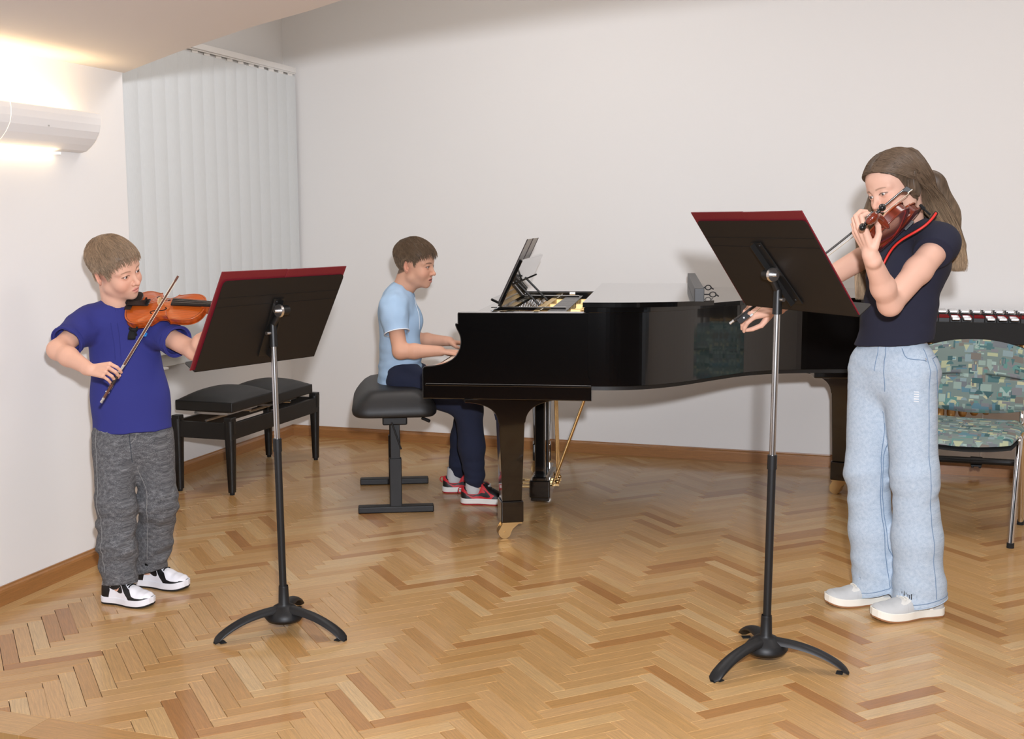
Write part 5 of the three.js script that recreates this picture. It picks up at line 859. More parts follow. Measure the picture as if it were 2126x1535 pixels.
const tick = (c, w, h, x, y, s, fill, dirn = 1) => { c.fillStyle = fill; c.save(); c.translate(x * w, y * h); c.scale(s * w, s * w * 0.62); c.beginPath(); c.moveTo(-1, 0.62); c.bezierCurveTo(-0.4, 0.30, 0.2, 0.02, 0.30, -0.06); c.bezierCurveTo(0.62, -0.30, 0.60, 0.42, 0.28, 0.60); c.bezierCurveTo(0.36, 0.40, 0.32, 0.20, 0.20, 0.22); c.bezierCurveTo(-0.1, 0.32, -0.6, 0.52, -1, 0.62); c.closePath(); c.restore(); c.fill(); };
const leather = tex(128, 128, (u, v) => 0.5 + 0.5 * fbm(u * 30, v * 30, 2, 3), false, [6, 6]);
const matte = (hex, r = 0.6) => std(lin(hex), r);
const swoosh = (c, w, h, fill, x0, x1, y0, y1) => {   // the curved tick: thin tail to the heel, thick bend to the toe
  const X = (t) => mix(x0, x1, t) * w, Y = (t) => mix(y0, y1, t) * h; c.fillStyle = fill; c.beginPath(); c.moveTo(X(0), Y(0.86)); c.bezierCurveTo(X(0.25), Y(0.66), X(0.52), Y(0.34), X(0.72), Y(0.16)); c.bezierCurveTo(X(0.92), Y(-0.02), X(1.02), Y(0.28), X(0.98), Y(0.52)); c.bezierCurveTo(X(0.95), Y(0.78), X(0.84), Y(0.98), X(0.72), Y(1.0)); c.bezierCurveTo(X(0.84), Y(0.82), X(0.86), Y(0.60), X(0.74), Y(0.58)); c.bezierCurveTo(X(0.60), Y(0.58), X(0.3), Y(0.76), X(0), Y(0.86)); c.closePath(); c.fill(); };
const SHOES = {
  panda: { sole: 0.034, line: true, outM: matte(0x121212), soleM: matte(0xe9e9ee, 0.55), laceM: matte(0x0e0e0e, 0.8), laces: 5, laceAt: [0.42, 0.60], tongue: 0.395, tongueM: matte(0x101010), collar: true, collarM: matte(0x121212),
    prof: [[0, 0.096], [0.05, 0.112], [0.14, 0.118], [0.26, 0.118], [0.36, 0.128], [0.42, 0.124], [0.62, 0.082], [0.78, 0.066], [0.9, 0.056], [1, 0.036]],
    upperM: phys(0xffffff, 0.42, { bumpMap: leather, bumpScale: 0.0003, map: sideMap((c, w, h) => { c.fillStyle = '#ecebf0'; c.fillRect(0, 0, w, h + 2); const K = '#121113';
      poly(c, [[0, 0], [0.20, 0], [0.23, 0.36], [0.20, 0.62], [0.10, 0.60], [0.0, 0.55]], K, w, h); poly(c, [[0, 0.78], [0.12, 0.80], [0.28, 0.66], [0.40, 0.72], [0.46, 0.60], [0.52, 0.44], [0.60, 0.28], [0.66, 0.0], [0.98, 0], [1.0, 0.30], [0.92, 0.36], [0.80, 0.36], [0.70, 0.42], [0.66, 0.62], [0.62, 0.80], [0.50, 0.86], [0.40, 1.02], [0, 1.02]], K, w, h);
      poly(c, [[0.86, 0], [1, 0], [1, 0.5], [0.92, 0.42]], K, w, h); swoosh(c, w, h, K, 0.10, 0.50, 0.22, 0.62); c.fillStyle = '#f0f0f4'; for (let i = 0; i < 4; i++) c.fillRect((0.45 + i * 0.045) * w, 0.90 * h, 0.022 * w, 0.12 * h); }) }) },
  red: { sole: 0.033, outM: matte(0xa01420), soleM: matte(0xe6e4df, 0.6), laceM: matte(0x151314, 0.8), laces: 5, laceAt: [0.44, 0.62], tongue: 0.41, tongueM: matte(0xc01a26), collar: true, collarM: matte(0x141214), loop: true, loopM: matte(0xc01a26),
    prof: [[0, 0.082], [0.05, 0.088], [0.14, 0.078], [0.24, 0.068], [0.34, 0.086], [0.42, 0.108], [0.62, 0.078], [0.78, 0.060], [0.9, 0.050], [1, 0.033]],
    upperM: phys(0xffffff, 0.5, { bumpMap: leather, bumpScale: 0.0003, map: sideMap((c, w, h) => { c.fillStyle = '#c21c28'; c.fillRect(0, 0, w, h + 2); const K = '#171516'; poly(c, [[0, 0], [0.26, 0], [0.16, 0.3], [0, 0.62]], K, w, h); poly(c, [[0.60, 0], [1, 0], [1, 0.9], [0.86, 1.02], [0.62, 1.02], [0.50, 1.02], [0.44, 0.86], [0.56, 0.62], [0.68, 0.42]], K, w, h); swoosh(c, w, h, K, 0.0, 0.60, 0.10, 0.58); }) }) },
  grey: { sole: 0.031, outM: matte(0x9a6a44), soleM: matte(0xeeeade, 0.6), laceM: matte(0xe6e3da, 0.85), laces: 5, laceAt: [0.42, 0.60], tongue: 0.39, tongueM: matte(0xdad8d2), collar: true, collarM: matte(0xd0cec8),
    prof: [[0, 0.074], [0.05, 0.084], [0.14, 0.08], [0.26, 0.074], [0.36, 0.09], [0.42, 0.092], [0.62, 0.066], [0.78, 0.055], [0.9, 0.048], [1, 0.032]],
    upperM: std(0xffffff, 0.95, { bumpMap: leather, bumpScale: 0.0005, map: sideMap((c, w, h) => { c.fillStyle = '#c3c4c3'; c.fillRect(0, 0, w, h + 2); for (let i = 0; i < 3; i++) poly(c, [[0.20 + i * 0.085, 0], [0.245 + i * 0.085, 0], [0.345 + i * 0.085, 0.66], [0.30 + i * 0.085, 0.66]], '#f1efe8', w, h); poly(c, [[0.40, 0.70], [0.66, 0.66], [0.68, 0.8], [0.62, 1.02], [0.38, 1.02]], '#dcdad3', w, h); c.strokeStyle = '#a9aaa9'; c.lineWidth = 3; c.beginPath(); c.moveTo(0.62 * w, 0); c.lineTo(0.60 * w, 0.66 * h); c.stroke(); }) }) },
};

// ---------------------------------------------------------------- cloth
const weaveB = tex(128, 128, (u, v, x, y) => 0.5 + 0.25 * Math.sin(x * 1.57) * Math.sin(y * 1.57) + 0.2 * noise(u * 50, v * 50, 1), false);
const denimMap = (a, b, c) => tex(512, 512, (u, v) => { const n = 0.5 + 0.5 * fbm(u * 26, v * 26, 3, 4) + 0.30 * noise(u * 190, v * 90, 5) + 0.22 * noise(u * 120, v * 320, 8), t = clamp(n); const p = t < 0.5 ? a.map((q, i) => mix(q, b[i], t * 2)) : b.map((q, i) => mix(q, c[i], t * 2 - 1)); return p.map((q) => q / 255); });
M.denimGrey = std(0xffffff, 0.95, { map: denimMap([44, 44, 47], [92, 92, 94], [150, 150, 151]), bumpMap: weaveB, bumpScale: 0.0004 });
M.denimBlue = std(0xffffff, 0.95, { map: denimMap([150, 167, 186], [178, 193, 208], [200, 210, 219]), bumpMap: weaveB, bumpScale: 0.0004 });
M.pique = std(lin(0x2b2f78), 0.9, { bumpMap: weaveB, bumpScale: 0.0004 });
M.lightBlue = std(lin(0xa4c0dc), 0.92, { bumpMap: weaveB, bumpScale: 0.0004 });
M.navyKnit = std(lin(0x1d1e30), 0.92, { bumpMap: weaveB, bumpScale: 0.0003 });
M.jogger = std(lin(0x1c2238), 0.95, { bumpMap: weaveB, bumpScale: 0.0004 });
M.sock = std(lin(0xc4c5c6), 0.95, { bumpMap: weaveB, bumpScale: 0.0006 });
M.stitch = std(lin(0x8d8c8a), 0.9); M.stitchDark = std(lin(0x3a4048), 0.9); M.stitchBlue = std(lin(0x7088a4), 0.9); M.trimWhite = std(lin(0xe9ecef), 0.85);
const clothUV = (k) => (x, y, z) => [(x * 0.8 + z * 0.75) * k, (y + z * 0.1) * k];
const meet = (...fs) => ({ op: 'u', k: 0.012, f: (x, y, z) => { let d = -1e3; for (const f of fs) { const v = f(x, y, z); if (v > d) d = v; } return d; } });
const neg = (p) => (x, y, z) => -p.f(x, y, z);
const pl = (p, n) => P.plane(p, n).f;
const along = (a, b, t) => lerp3(a, b, t);
const unit = (a, b) => { const d = [0, 1, 2].map((k) => vv(b)[k] - vv(a)[k]), l = Math.hypot(...d); return d.map((q) => q / l); };
// a sleeve or trouser leg: open at its far end
function openTube(pts, r, endN, wall = 0.004, k = 0.02, deep = 0.05) {
  const list = [], n = pts.length, N = endN ?? unit(pts[n - 2], pts[n - 1]), end = pts[n - 1];
  const beyond = along(pts[n - 2], end, 1.6), rEnd = mix(r[n - 2], r[n - 1], 1.15);
  for (let i = 0; i < n - 2; i++) list.push({ ...P.cap(pts[i], pts[i + 1], r[i], r[i + 1]), k });
  const last = P.cap(pts[n - 2], beyond, r[n - 2], rEnd), inner = P.cap(along(pts[n - 2], end, Math.max(0, 1 - deep / Math.hypot(...[0, 1, 2].map((q) => vv(end)[q] - vv(pts[n - 2])[q])))), beyond, r[n - 1] - wall, r[n - 1] - wall + 0.001);
  list.push({ ...meet(last.f, pl(end, N), neg(inner)), k });
  return list;
}
function seam(person, name, prims, pts, r, m, bump, n = 40) {       // a line of thread on a cloth surface
  const c = new THREE.CatmullRomCurve3(pts.map((p) => V(...vv(p)))).getPoints(n), F = (p) => combine(prims, p.x, p.y, p.z) + (bump ? bump(p.x, p.y, p.z) : 0);
  for (const p of c) for (let i = 0; i < 8; i++) { const d = F(p); if (Math.abs(d) > 0.08) break; p.addScaledVector(grad(prims, p), -d * 0.9); }
  return part(person, name, new THREE.TubeGeometry(new THREE.CatmullRomCurve3(c), n * 2, r, 5), m);
}
function region(pts, m, h) { const b = bounds(pts, m); return { ...b, h }; }

// short hair: a thin cap and many strands that flow from the whorl
function shortHair(person, H, field, o) {
  const line = (x, y, z) => { const a = Math.atan2(Math.abs(x), z); const T = o.line; for (let i = 1; i < T.length; i++) if (a <= T[i][0]) return mix(T[i - 1][1], T[i][1], (a - T[i - 1][0]) / (T[i][0] - T[i - 1][0])); return T[T.length - 1][1]; };
  const thick = (y) => mix(o.thin, o.thick, sstep(0.0, 0.085, y));
  const head = field, cap = [{ k: 0.003, op: 'u', f: (X, Y, Z) => { const [x, y, z] = H.local(X, Y, Z); const d = combine(head, X, Y, Z); return Math.max(d - thick(y) * H.s, (line(x, y, z) + 0.004 - y) * H.s * 0.8, -d - 0.004) + 0.0012 * noise(X * 260, Y * 130, Z * 260); } }];
  const c = H.at(0, 0.04, -0.01), lo = c.map((t) => t - 0.15), hi = c.map((t) => t + 0.15);
  const shell = sdfMesh(cap, [{ lo, hi, h: 0.0026 }], { color: (X, Y, Z) => { const [x, y, z] = H.local(X, Y, Z), k = 0.75 + 0.35 * noise(X * 300, Y * 90, Z * 300), t = sstep(0.0, 0.1, y); return [0, 1, 2].map((i) => mix(o.side[i], o.top[i], t) * k); } });
  const lines = [], whorl = V(0.012, 0.115, -0.062), from = H.at(0, 0.03, -0.01); reseed(o.seed);
  let tries = 0;
  while (lines.length < o.count && tries++ < o.count * 4) {
    const u = rr(-0.55, 1), a = rr(0, Math.PI * 2), s = Math.sqrt(1 - u * u), dl = V(s * Math.sin(a), u, s * Math.cos(a)), p = onSkin(field, from, H.dir(dl.x, dl.y, dl.z).normalize());
    let l = H.local(p.x, p.y, p.z); const yh = line(...l); if (l[1] < yh + 0.001 + 0.004 * rnd()) continue;
    if (Math.abs(l[0]) > 0.075 && l[1] < 0.022 && l[2] > -0.035 && l[2] < 0.008) continue;
    const topness = sstep(0.03, 0.095, l[1]), front = sstep(-0.02, 0.06, l[2]), len = mix(o.lenSide, o.lenTop, topness) * rr(0.75, 1.15) * (front > 0.5 && l[1] > 0.05 ? o.fringe : 1);
    const pts = [p.clone()], q = p.clone(), jit = V(rr(-1, 1), rr(-1, 1), rr(-1, 1)).multiplyScalar(o.mess), N = 5;
    for (let i = 1; i <= N; i++) {
      const n = grad(field, q, 0.004), L2 = H.local(q.x, q.y, q.z), w = V(L2[0] - whorl.x, L2[1] - whorl.y, L2[2] - whorl.z).normalize(), flow = V(w.x, w.y - 0.5 * (1 - topness) - 0.15 - 0.35 * front * sstep(0.02, 0.08, L2[2]), w.z + 0.35 * topness * o.forward);
      const f = H.dir(flow.x, flow.y, flow.z).add(jit); f.addScaledVector(n, -f.dot(n)).normalize();
      const lift = mix(o.liftSide, o.lift, topness) * (1 - i / N) + 0.02;
      q.addScaledVector(f, len * H.s / N).addScaledVector(n, lift * len * H.s / N);
      const d = combine(field, q.x, q.y, q.z), want = (thick(H.local(q.x, q.y, q.z)[1]) * 0.7 + 0.001 + 0.0025 * (i / N)) * H.s * (l[1] < yh + 0.012 ? 0.35 : 1); if (d < want) q.addScaledVector(n, want - d); else if (d > want + 0.004 && l[1] < 0.05) q.addScaledVector(n, -(d - want - 0.004) * 0.6);
      pts.push(q.clone());
    }
    const t = sstep(0.0, 0.1, l[1]), v = rr(0.6, 1.35); lines.push({ pts, c: [0, 1, 2].map((i) => mix(o.side[i], o.top[i], t) * v), r: 0.00075, shade: (k) => 0.7 + 0.55 * k });
  }
  part(person, 'hair', mergeHair([shell, strands(lines)]), M.hair);
}
const boyLine = [[0, 0.070], [0.45, 0.070], [0.75, 0.060], [1.0, 0.040], [1.2, 0.012], [1.34, -0.010], [1.44, 0.024], [1.75, 0.026], [1.92, -0.005], [2.15, -0.035], [2.6, -0.055], [3.15, -0.062]];
const scalpOf = (T) => (x, y, z) => { const a = Math.atan2(Math.abs(x), z); let yh = T[T.length - 1][1]; for (let i = 1; i < T.length; i++) if (a <= T[i][0]) { yh = mix(T[i - 1][1], T[i][1], (a - T[i - 1][0]) / (T[i][0] - T[i - 1][0])); break; } return 0.9 * sstep(-0.003, 0.006, y - yh) * (Math.abs(x) > 0.076 && y < 0.024 && z > -0.04 && z < 0.012 ? 0 : 1); };

// ================================================================ the small boy in blue, with the orange violin
{
  const t = thing('person', 'small boy in a royal blue polo shirt and grey jeans playing an orange violin', 'person', [0, 0, 0]);
  const H = headFrame([-1.312, 1.219, -4.24], 1.111, 0.21, 0.358, 0.942), hp = headPrims(H, { jaw: 0.96, nose: 0.92 });
  const neckB = [-1.335, 1.055, -4.295], shR = [-1.425, 1.022, -4.235], elR = [-1.474, 0.946, -4.06], wrR = [-1.325, 0.890, -3.945], shL = [-1.215, 1.000, -4.30], elL = [-1.010, 0.932, -4.13], wrL = [-0.914, 1.018, -4.03];
  const left = [0.97, 0, -0.24], skin = [];
  skin.push(P.cap(neckB, H.at(0, -0.03, -0.03), 0.046, 0.045, 0.02), P.cap(neckB, H.at(0.0, -0.075, 0.015), 0.036, 0.032, 0.025), ...hp.slice(0, 5));
  const body = [P.ecap([-1.283, 0.66, -4.265], [-1.315, 0.98, -4.285], 0.105, 0.095, left, 0.62), P.cap(neckB, H.at(0, -0.03, -0.035), 0.046, 0.045, 0.02), P.cap(neckB, H.at(0, -0.072, 0.012), 0.038, 0.032, 0.03), P.cap(shR, shL, 0.04, 0.04, 0.03),
    P.cap(shR, elR, 0.038, 0.0335, 0.02), P.cap(elR, along(elR, wrR, 0.35), 0.0325, 0.0335, 0.02), P.cap(along(elR, wrR, 0.35), wrR, 0.0335, 0.0215, 0.015), P.cap(shL, elL, 0.038, 0.0325, 0.02), P.cap(elL, along(elL, wrL, 0.35), 0.032, 0.033, 0.02), P.cap(along(elL, wrL, 0.35), wrL, 0.033, 0.0215, 0.015),
    P.cap([-1.335, 0.6, -4.235], [-1.328, 0.36, -4.18], 0.05, 0.042), P.cap([-1.328, 0.36, -4.18], [-1.318, 0.06, -4.145], 0.04, 0.028), P.cap([-1.225, 0.6, -4.295], [-1.212, 0.36, -4.275], 0.05, 0.042), P.cap([-1.212, 0.36, -4.275], [-1.268, 0.06, -4.345], 0.04, 0.028)];
  const hR = hand(body, { w: wrR, d: [0.86, 0.02, 0.36], n: [-0.12, 0.66, 0.74], right: true, L: 0.142, curl: [[0.95, 0.55, 0.3], [1.1, 0.6, 0.35], [1.15, 0.6, 0.35], [1.1, 0.5, 0.3]], spread: 0.05, thumb: [[0.10, 0.12, -0.10], [0.20, 0.30, -0.24], [0.17, 0.46, -0.34], [0.12, 0.56, -0.40]] });
  const hL = hand(body, { w: wrL, d: [0.25, 0.93, 0.1], n: [0.15, -0.25, 0.95], right: false, L: 0.142, curl: [[0.6, 0.9, 0.6], [0.6, 0.95, 0.6], [0.65, 0.95, 0.6], [0.7, 0.9, 0.6]] });
  const all = [...body, ...hp];
  const hb = H.at(0, 0.0, 0), col = faceColor(H, { skin: [0.72, 0.43, 0.31], brow: [0.19, 0.11, 0.065], scalp: scalpOf(boyLine), hairDark: [0.2, 0.14, 0.09] });
  const g = sdfMesh(all, [{ lo: hb.map((q) => q - 0.135), hi: hb.map((q, i) => q + (i === 1 ? 0.135 : 0.135)), h: 0.0018 }, region(hR.tips.map((p) => [p.x, p.y, p.z]).concat([hR.at(0.1, 0.1, 0).toArray(), hR.at(-0.1, 0.1, 0).toArray()]), 0.026, 0.0022), { lo: [-1.56, 0.05, -4.42], hi: [-0.86, 1.34, -3.84], h: 0.0042 }], { color: col });
  part(t, 'body', g, M.skin); eyes(t, H, { gaze: [0.10, -0.05, 1], iris: [0.055, 0.026, 0.013] });
  shortHair(t, H, hp, { line: boyLine, count: 5200, seed: 41, thin: 0.005, thick: 0.013, side: [0.36, 0.265, 0.18], top: [0.27, 0.185, 0.118], lenSide: 0.028, lenTop: 0.042, fringe: 1.0, mess: 0.22, lift: 0.28, liftSide: 0.05, forward: 1.0 });
  // shirt
  const slR = along(shR, elR, 0.70), slL = along(shL, elL, 0.62);
  const shirt = [P.ecap([-1.284, 0.60, -4.262], [-1.288, 0.74, -4.268], 0.143, 0.136, left, 0.72, 0.03), P.ecap([-1.288, 0.74, -4.268], [-1.312, 0.955, -4.288], 0.134, 0.123, left, 0.66, 0.03), P.cap(along(shR, neckB, 0.12), along(shL, neckB, 0.12), 0.052, 0.052, 0.05), P.cap(along(shR, neckB, 0.3), neckB, 0.05, 0.052, 0.05), P.cap(along(shL, neckB, 0.3), neckB, 0.05, 0.052, 0.05),
    ...openTube([along(shR, neckB, 0.1), along(shR, elR, 0.2), slR], [0.054, 0.056, 0.057], null, 0.009, 0.03, 0.03), ...openTube([along(shL, neckB, 0.1), along(shL, elL, 0.2), slL], [0.054, 0.056, 0.057], null, 0.009, 0.03, 0.03),
    { ...P.cap([-1.335, 1.02, -4.295], H.at(0, -0.06, 0.0), 0.049, 0.046), op: 's', k: 0.006 }, P.plane([0, 0.652, 0], [0.02, -1, 0]), { ...P.ecap([-1.284, 0.55, -4.262], [-1.285, 0.69, -4.262], 0.131, 0.128, left, 0.68), op: 's', k: 0.003 }];
  const fold = (x, y, z) => 0.0030 * fbm(x * 14 + y * 5, y * 9, z * 14, 3) + 0.0035 * sstep(0.9, 0.98, y) * noise(x * 22, y * 26, z * 22) + 0.004 * sstep(0.78, 0.64, y) * noise(x * 17, y * 5, z * 17);
  part(t, 'polo_shirt', sdfMesh(shirt, [{ lo: [-1.55, 0.62, -4.42], hi: [-1.02, 1.13, -4.02], h: 0.0036 }], { bump: fold, amp: 0.006, uv: clothUV(14) }), M.pique);
  // collar leaves, placket, sleeve cuffs
  const nk = [-1.332, 1.058, -4.290], up = H.at(0, -0.055, -0.012), ctop = along(nk, up, 0.55), cone = P.cap(along(nk, up, -0.18), ctop, 0.082, 0.054), cIn = P.cap(along(nk, up, -0.18), ctop, 0.078, 0.050), fwd = [0.30, 0, 0.95];
  const collar = [{ k: 0.002, op: 'u', f: (x, y, z) => { const a = cone.f(x, y, z), b = cIn.f(x, y, z); const N = unit(nk, ctop); const s = (x - nk[0]) * N[0] + (y - nk[1]) * N[1] + (z - nk[2]) * N[2]; const dx = x - nk[0], dz = z - nk[2], c = Math.abs(dx * 0.95 - dz * 0.30), f = dx * 0.30 + dz * 0.95; const gap = f > 0 ? 0.004 + 0.55 * Math.max(0, 0.020 - s) - c : -1; return Math.max(a, -b, s - 0.034, -0.012 - 0.012 * sstep(0.02, 0.06, f) - s, gap); } }];
  part(t, 'collar', sdfMesh(collar, [{ lo: nk.map((q) => q - 0.11), hi: nk.map((q) => q + 0.11), h: 0.0022 }], { uv: clothUV(14) }), M.pique);
  const front = [[-1.313, 1.03, -4.19], [-1.305, 0.98, -4.17], [-1.300, 0.90, -4.16]]; seam(t, 'placket', shirt, front.map(([x, y, z]) => [x + 0.012, y, z]), 0.0012, M.pique, fold); seam(t, 'placket', shirt, front.map(([x, y, z]) => [x - 0.012, y, z]), 0.0012, M.pique, fold);
  for (const [a, b, q] of [[shR, elR, 0.70], [shL, elL, 0.62]]) for (const dq of [0, -0.10]) { const c = V(...along(a, b, q + dq)), N = V(...unit(a, b)), e1 = V(0, 1, 0).addScaledVector(N, -N.y).normalize(), e2 = V().crossVectors(N, e1), ring = []; for (let i = 0; i < 24; i++) ring.push(c.clone().addScaledVector(e1, 0.0575 * Math.cos(i / 24 * 6.2832)).addScaledVector(e2, 0.0575 * Math.sin(i / 24 * 6.2832))); part(t, 'sleeve_hem', new THREE.TubeGeometry(new THREE.CatmullRomCurve3(ring, true), 48, dq ? 0.0012 : 0.0032, 6, true), M.pique); }
  // jeans
  const hipR = [-1.345, 0.60, -4.235], hipL = [-1.222, 0.60, -4.295], knR = [-1.334, 0.35, -4.175], knL = [-1.203, 0.345, -4.275], heR = [-1.322, 0.074, -4.150], heL = [-1.262, 0.066, -4.330];
  const jeans = [P.ecap([-1.285, 0.66, -4.262], [-1.285, 0.575, -4.262], 0.118, 0.129, left, 0.66, 0.03), P.cap(hipR, knR, 0.078, 0.068, 0.03), P.cap(hipL, knL, 0.078, 0.068, 0.03), ...openTube([knR, along(knR, heR, 0.55), heR], [0.068, 0.066, 0.062], [0.05, -1, 0.12], 0.014, 0.03), ...openTube([knL, along(knL, heL, 0.55), heL], [0.068, 0.065, 0.060], [0.25, -1, 0.1], 0.014, 0.03)];
  const jf = (x, y, z) => { const low = sstep(0.46, 0.30, y); return 0.0035 * fbm(x * 12, y * 12, z * 12, 3) + (0.012 * low * noise(x * 7 + 3, y * 20 + x * 6, z * 7) + 0.007 * low * noise(x * 14, y * 34 - x * 12, z * 14 + 5)) * sstep(0.06, 0.13, y) + 0.004 * sstep(0.45, 0.56, y) * noise(x * 20 + y * 18, y * 14, z * 18); };
  part(t, 'jeans', sdfMesh(jeans, [{ lo: [-1.45, 0.03, -4.42], hi: [-1.10, 0.76, -4.05], h: 0.0042 }], { bump: jf, amp: 0.016, uv: clothUV(3.6) }), M.denimGrey);
  seam(t, 'seam', jeans, [[-1.262, 0.66, -4.16], [-1.262, 0.60, -4.16], [-1.272, 0.52, -4.19]], 0.0014, M.stitchDark, jf); seam(t, 'seam', jeans, [[-1.395, 0.64, -4.18], [-1.385, 0.4, -4.13], [-1.372, 0.25, -4.10], [-1.355, 0.13, -4.10]], 0.0010, M.stitch, jf); seam(t, 'seam', jeans, [[-1.255, 0.50, -4.20], [-1.225, 0.36, -4.20], [-1.240, 0.22, -4.22], [-1.250, 0.12, -4.27]], 0.0010, M.stitch, jf); seam(t, 'seam', jeans, [[-1.385, 0.645, -4.18], [-1.355, 0.632, -4.16], [-1.330, 0.655, -4.15]], 0.0010, M.stitch, jf);
  seam(t, 'seam', jeans, [[-1.240, 0.655, -4.16], [-1.240, 0.615, -4.16], [-1.262, 0.590, -4.165]], 0.0010, M.stitch, jf);
  for (const a of [[-1.324, -4.148], [-1.262, -4.345]]) part(t, 'sock', new THREE.LatheGeometry([[0.030, 0.06], [0.041, 0.10], [0.040, 0.13], [0.036, 0.17]].map(([r, y]) => new THREE.Vector2(r, y)), 24).translate(a[0], 0, a[1]), M.blackMatte);
  shoe(t, [-1.392, 0, -4.168], [0.95, 0, 0.31], 0.212, 'panda'); shoe(t, [-1.325, 0, -4.366], [0.955, 0, 0.29], 0.222, 'panda');
  bow('brown violin bow held by the boy in blue across his violin', [-1.267, 0.790, -3.875], [-1.090, 1.193, -4.250], [-0.29, -0.12, -0.95], 0x5a3226, false);
}

// ================================================================ the boy at the piano
{
  const t = thing('person', 'boy in a pale blue polo shirt and navy trousers sitting and playing the piano', 'person', [0, 0, 0]);
  const H = headFrame([-0.305, 1.176, -5.74], 1.20, 0.13, 0.04, 0.975), hp = headPrims(H, { mouth: 0.004, jaw: 0.95, open: 1.2, nose: 0.88 });
  const neckB = [-0.385, 1.03, -5.765], left = [-0.1, 0, -1], shR = [-0.415, 0.968, -5.625], elR = [-0.375, 0.768, -5.555], wrR = [-0.185, 0.770, -5.545], shL = [-0.385, 0.955, -5.90], elL = [-0.325, 0.785, -5.94], wrL = [-0.150, 0.782, -5.885];
  const hipR = [-0.37, 0.622, -5.665], hipL = [-0.37, 0.622, -5.83], knR = [-0.055, 0.50, -5.60], knL = [-0.045, 0.49, -5.86], anR = [-0.020, 0.085, -5.635], anL = [-0.118, 0.085, -5.888];
  const body = [P.ecap([-0.385, 0.60, -5.75], [-0.40, 0.93, -5.762], 0.11, 0.105, left, 0.68), P.cap(neckB, H.at(0, -0.03, -0.035), 0.048, 0.047, 0.02), P.cap(neckB, H.at(0, -0.075, 0.010), 0.038, 0.033, 0.03), P.cap(shR, shL, 0.04, 0.04, 0.03),
    P.cap(shR, elR, 0.041, 0.036, 0.02), P.cap(elR, along(elR, wrR, 0.35), 0.034, 0.036, 0.02), P.cap(along(elR, wrR, 0.35), wrR, 0.036, 0.024, 0.015), P.cap(shL, elL, 0.041, 0.036, 0.02), P.cap(elL, along(elL, wrL, 0.35), 0.034, 0.036, 0.02), P.cap(along(elL, wrL, 0.35), wrL, 0.036, 0.024, 0.015),
    P.cap(hipR, knR, 0.055, 0.05), P.cap(hipL, knL, 0.055, 0.05), P.cap(knR, anR, 0.045, 0.032), P.cap(knL, anL, 0.045, 0.032)];
  const kc = [[0.45, 0.55, 0.35], [0.45, 0.6, 0.4], [0.5, 0.6, 0.4], [0.55, 0.5, 0.3]];
  const hR = hand(body, { w: wrR, d: [0.97, -0.10, -0.06], n: [0.10, 0.99, 0.06], right: true, L: 0.158, curl: kc, spread: 0.09 }), hL = hand(body, { w: wrL, d: [0.97, -0.12, 0.08], n: [0.12, 0.99, 0], right: false, L: 0.158, curl: kc, spread: 0.09 });
  const hb = H.at(0, 0, 0), line = [[0, 0.066], [0.45, 0.066], [0.72, 0.060], [0.95, 0.046], [1.15, 0.026], [1.30, -0.006], [1.42, 0.024], [1.75, 0.024], [1.92, -0.008], [2.15, -0.036], [2.6, -0.056], [3.15, -0.064]];
  const col = faceColor(H, { skin: [0.66, 0.375, 0.255], brow: [0.05, 0.03, 0.02], browK: 0.95, mouth: 0.004, open: 1.1, scalp: scalpOf(line), hairDark: [0.12, 0.08, 0.055] });
  part(t, 'body', sdfMesh([...body, ...hp], [{ lo: hb.map((q) => q - 0.135), hi: hb.map((q) => q + 0.135), h: 0.0019 }, region(hR.tips.map((p) => p.toArray()).concat([hR.at(0.1, 0.1, 0).toArray(), hR.at(-0.1, 0.1, 0).toArray()]), 0.022, 0.0024), region(hL.tips.map((p) => p.toArray()).concat([hL.at(0.1, 0.1, 0).toArray(), hL.at(-0.1, 0.1, 0).toArray()]), 0.022, 0.0024), { lo: [-0.53, 0.04, -6.02], hi: [0.06, 1.22, -5.48], h: 0.0045 }], { color: col }), M.skin);
  eyes(t, H, { gaze: [-0.15, 0.10, 1], iris: [0.05, 0.024, 0.012] });
  shortHair(t, H, hp, { line, count: 5200, seed: 77, thin: 0.004, thick: 0.014, side: [0.20, 0.14, 0.09], top: [0.115, 0.074, 0.044], lenSide: 0.018, lenTop: 0.042, fringe: 1.15, mess: 0.2, lift: 0.35, liftSide: 0.08, forward: 1.1 });
  const slR = along(shR, elR, 0.56), slL = along(shL, elL, 0.56);
  const shirt = [P.ecap([-0.395, 0.56, -5.75], [-0.388, 0.74, -5.752], 0.142, 0.128, left, 0.80, 0.03), P.ecap([-0.388, 0.74, -5.752], [-0.402, 0.93, -5.765], 0.128, 0.130, left, 0.74, 0.03), P.cap(along(shR, neckB, 0.1), along(shL, neckB, 0.1), 0.056, 0.056, 0.05), P.cap(along(shR, neckB, 0.25), neckB, 0.055, 0.05, 0.05), P.cap(along(shL, neckB, 0.25), neckB, 0.055, 0.05, 0.05), P.ball([-0.335, 0.90, -5.76], 0.06, 0.06),
    ...openTube([along(shR, neckB, 0.08), along(shR, elR, 0.2), slR], [0.058, 0.060, 0.060], null, 0.009, 0.03, 0.03), ...openTube([along(shL, neckB, 0.08), along(shL, elL, 0.2), slL], [0.058, 0.060, 0.060], null, 0.009, 0.03, 0.03),
    { ...P.cap([-0.38, 1.02, -5.765], H.at(0, -0.06, 0.0), 0.049, 0.047), op: 's', k: 0.006 }, P.plane([-0.40, 0.606, -5.75], [0.35, -1, 0])];
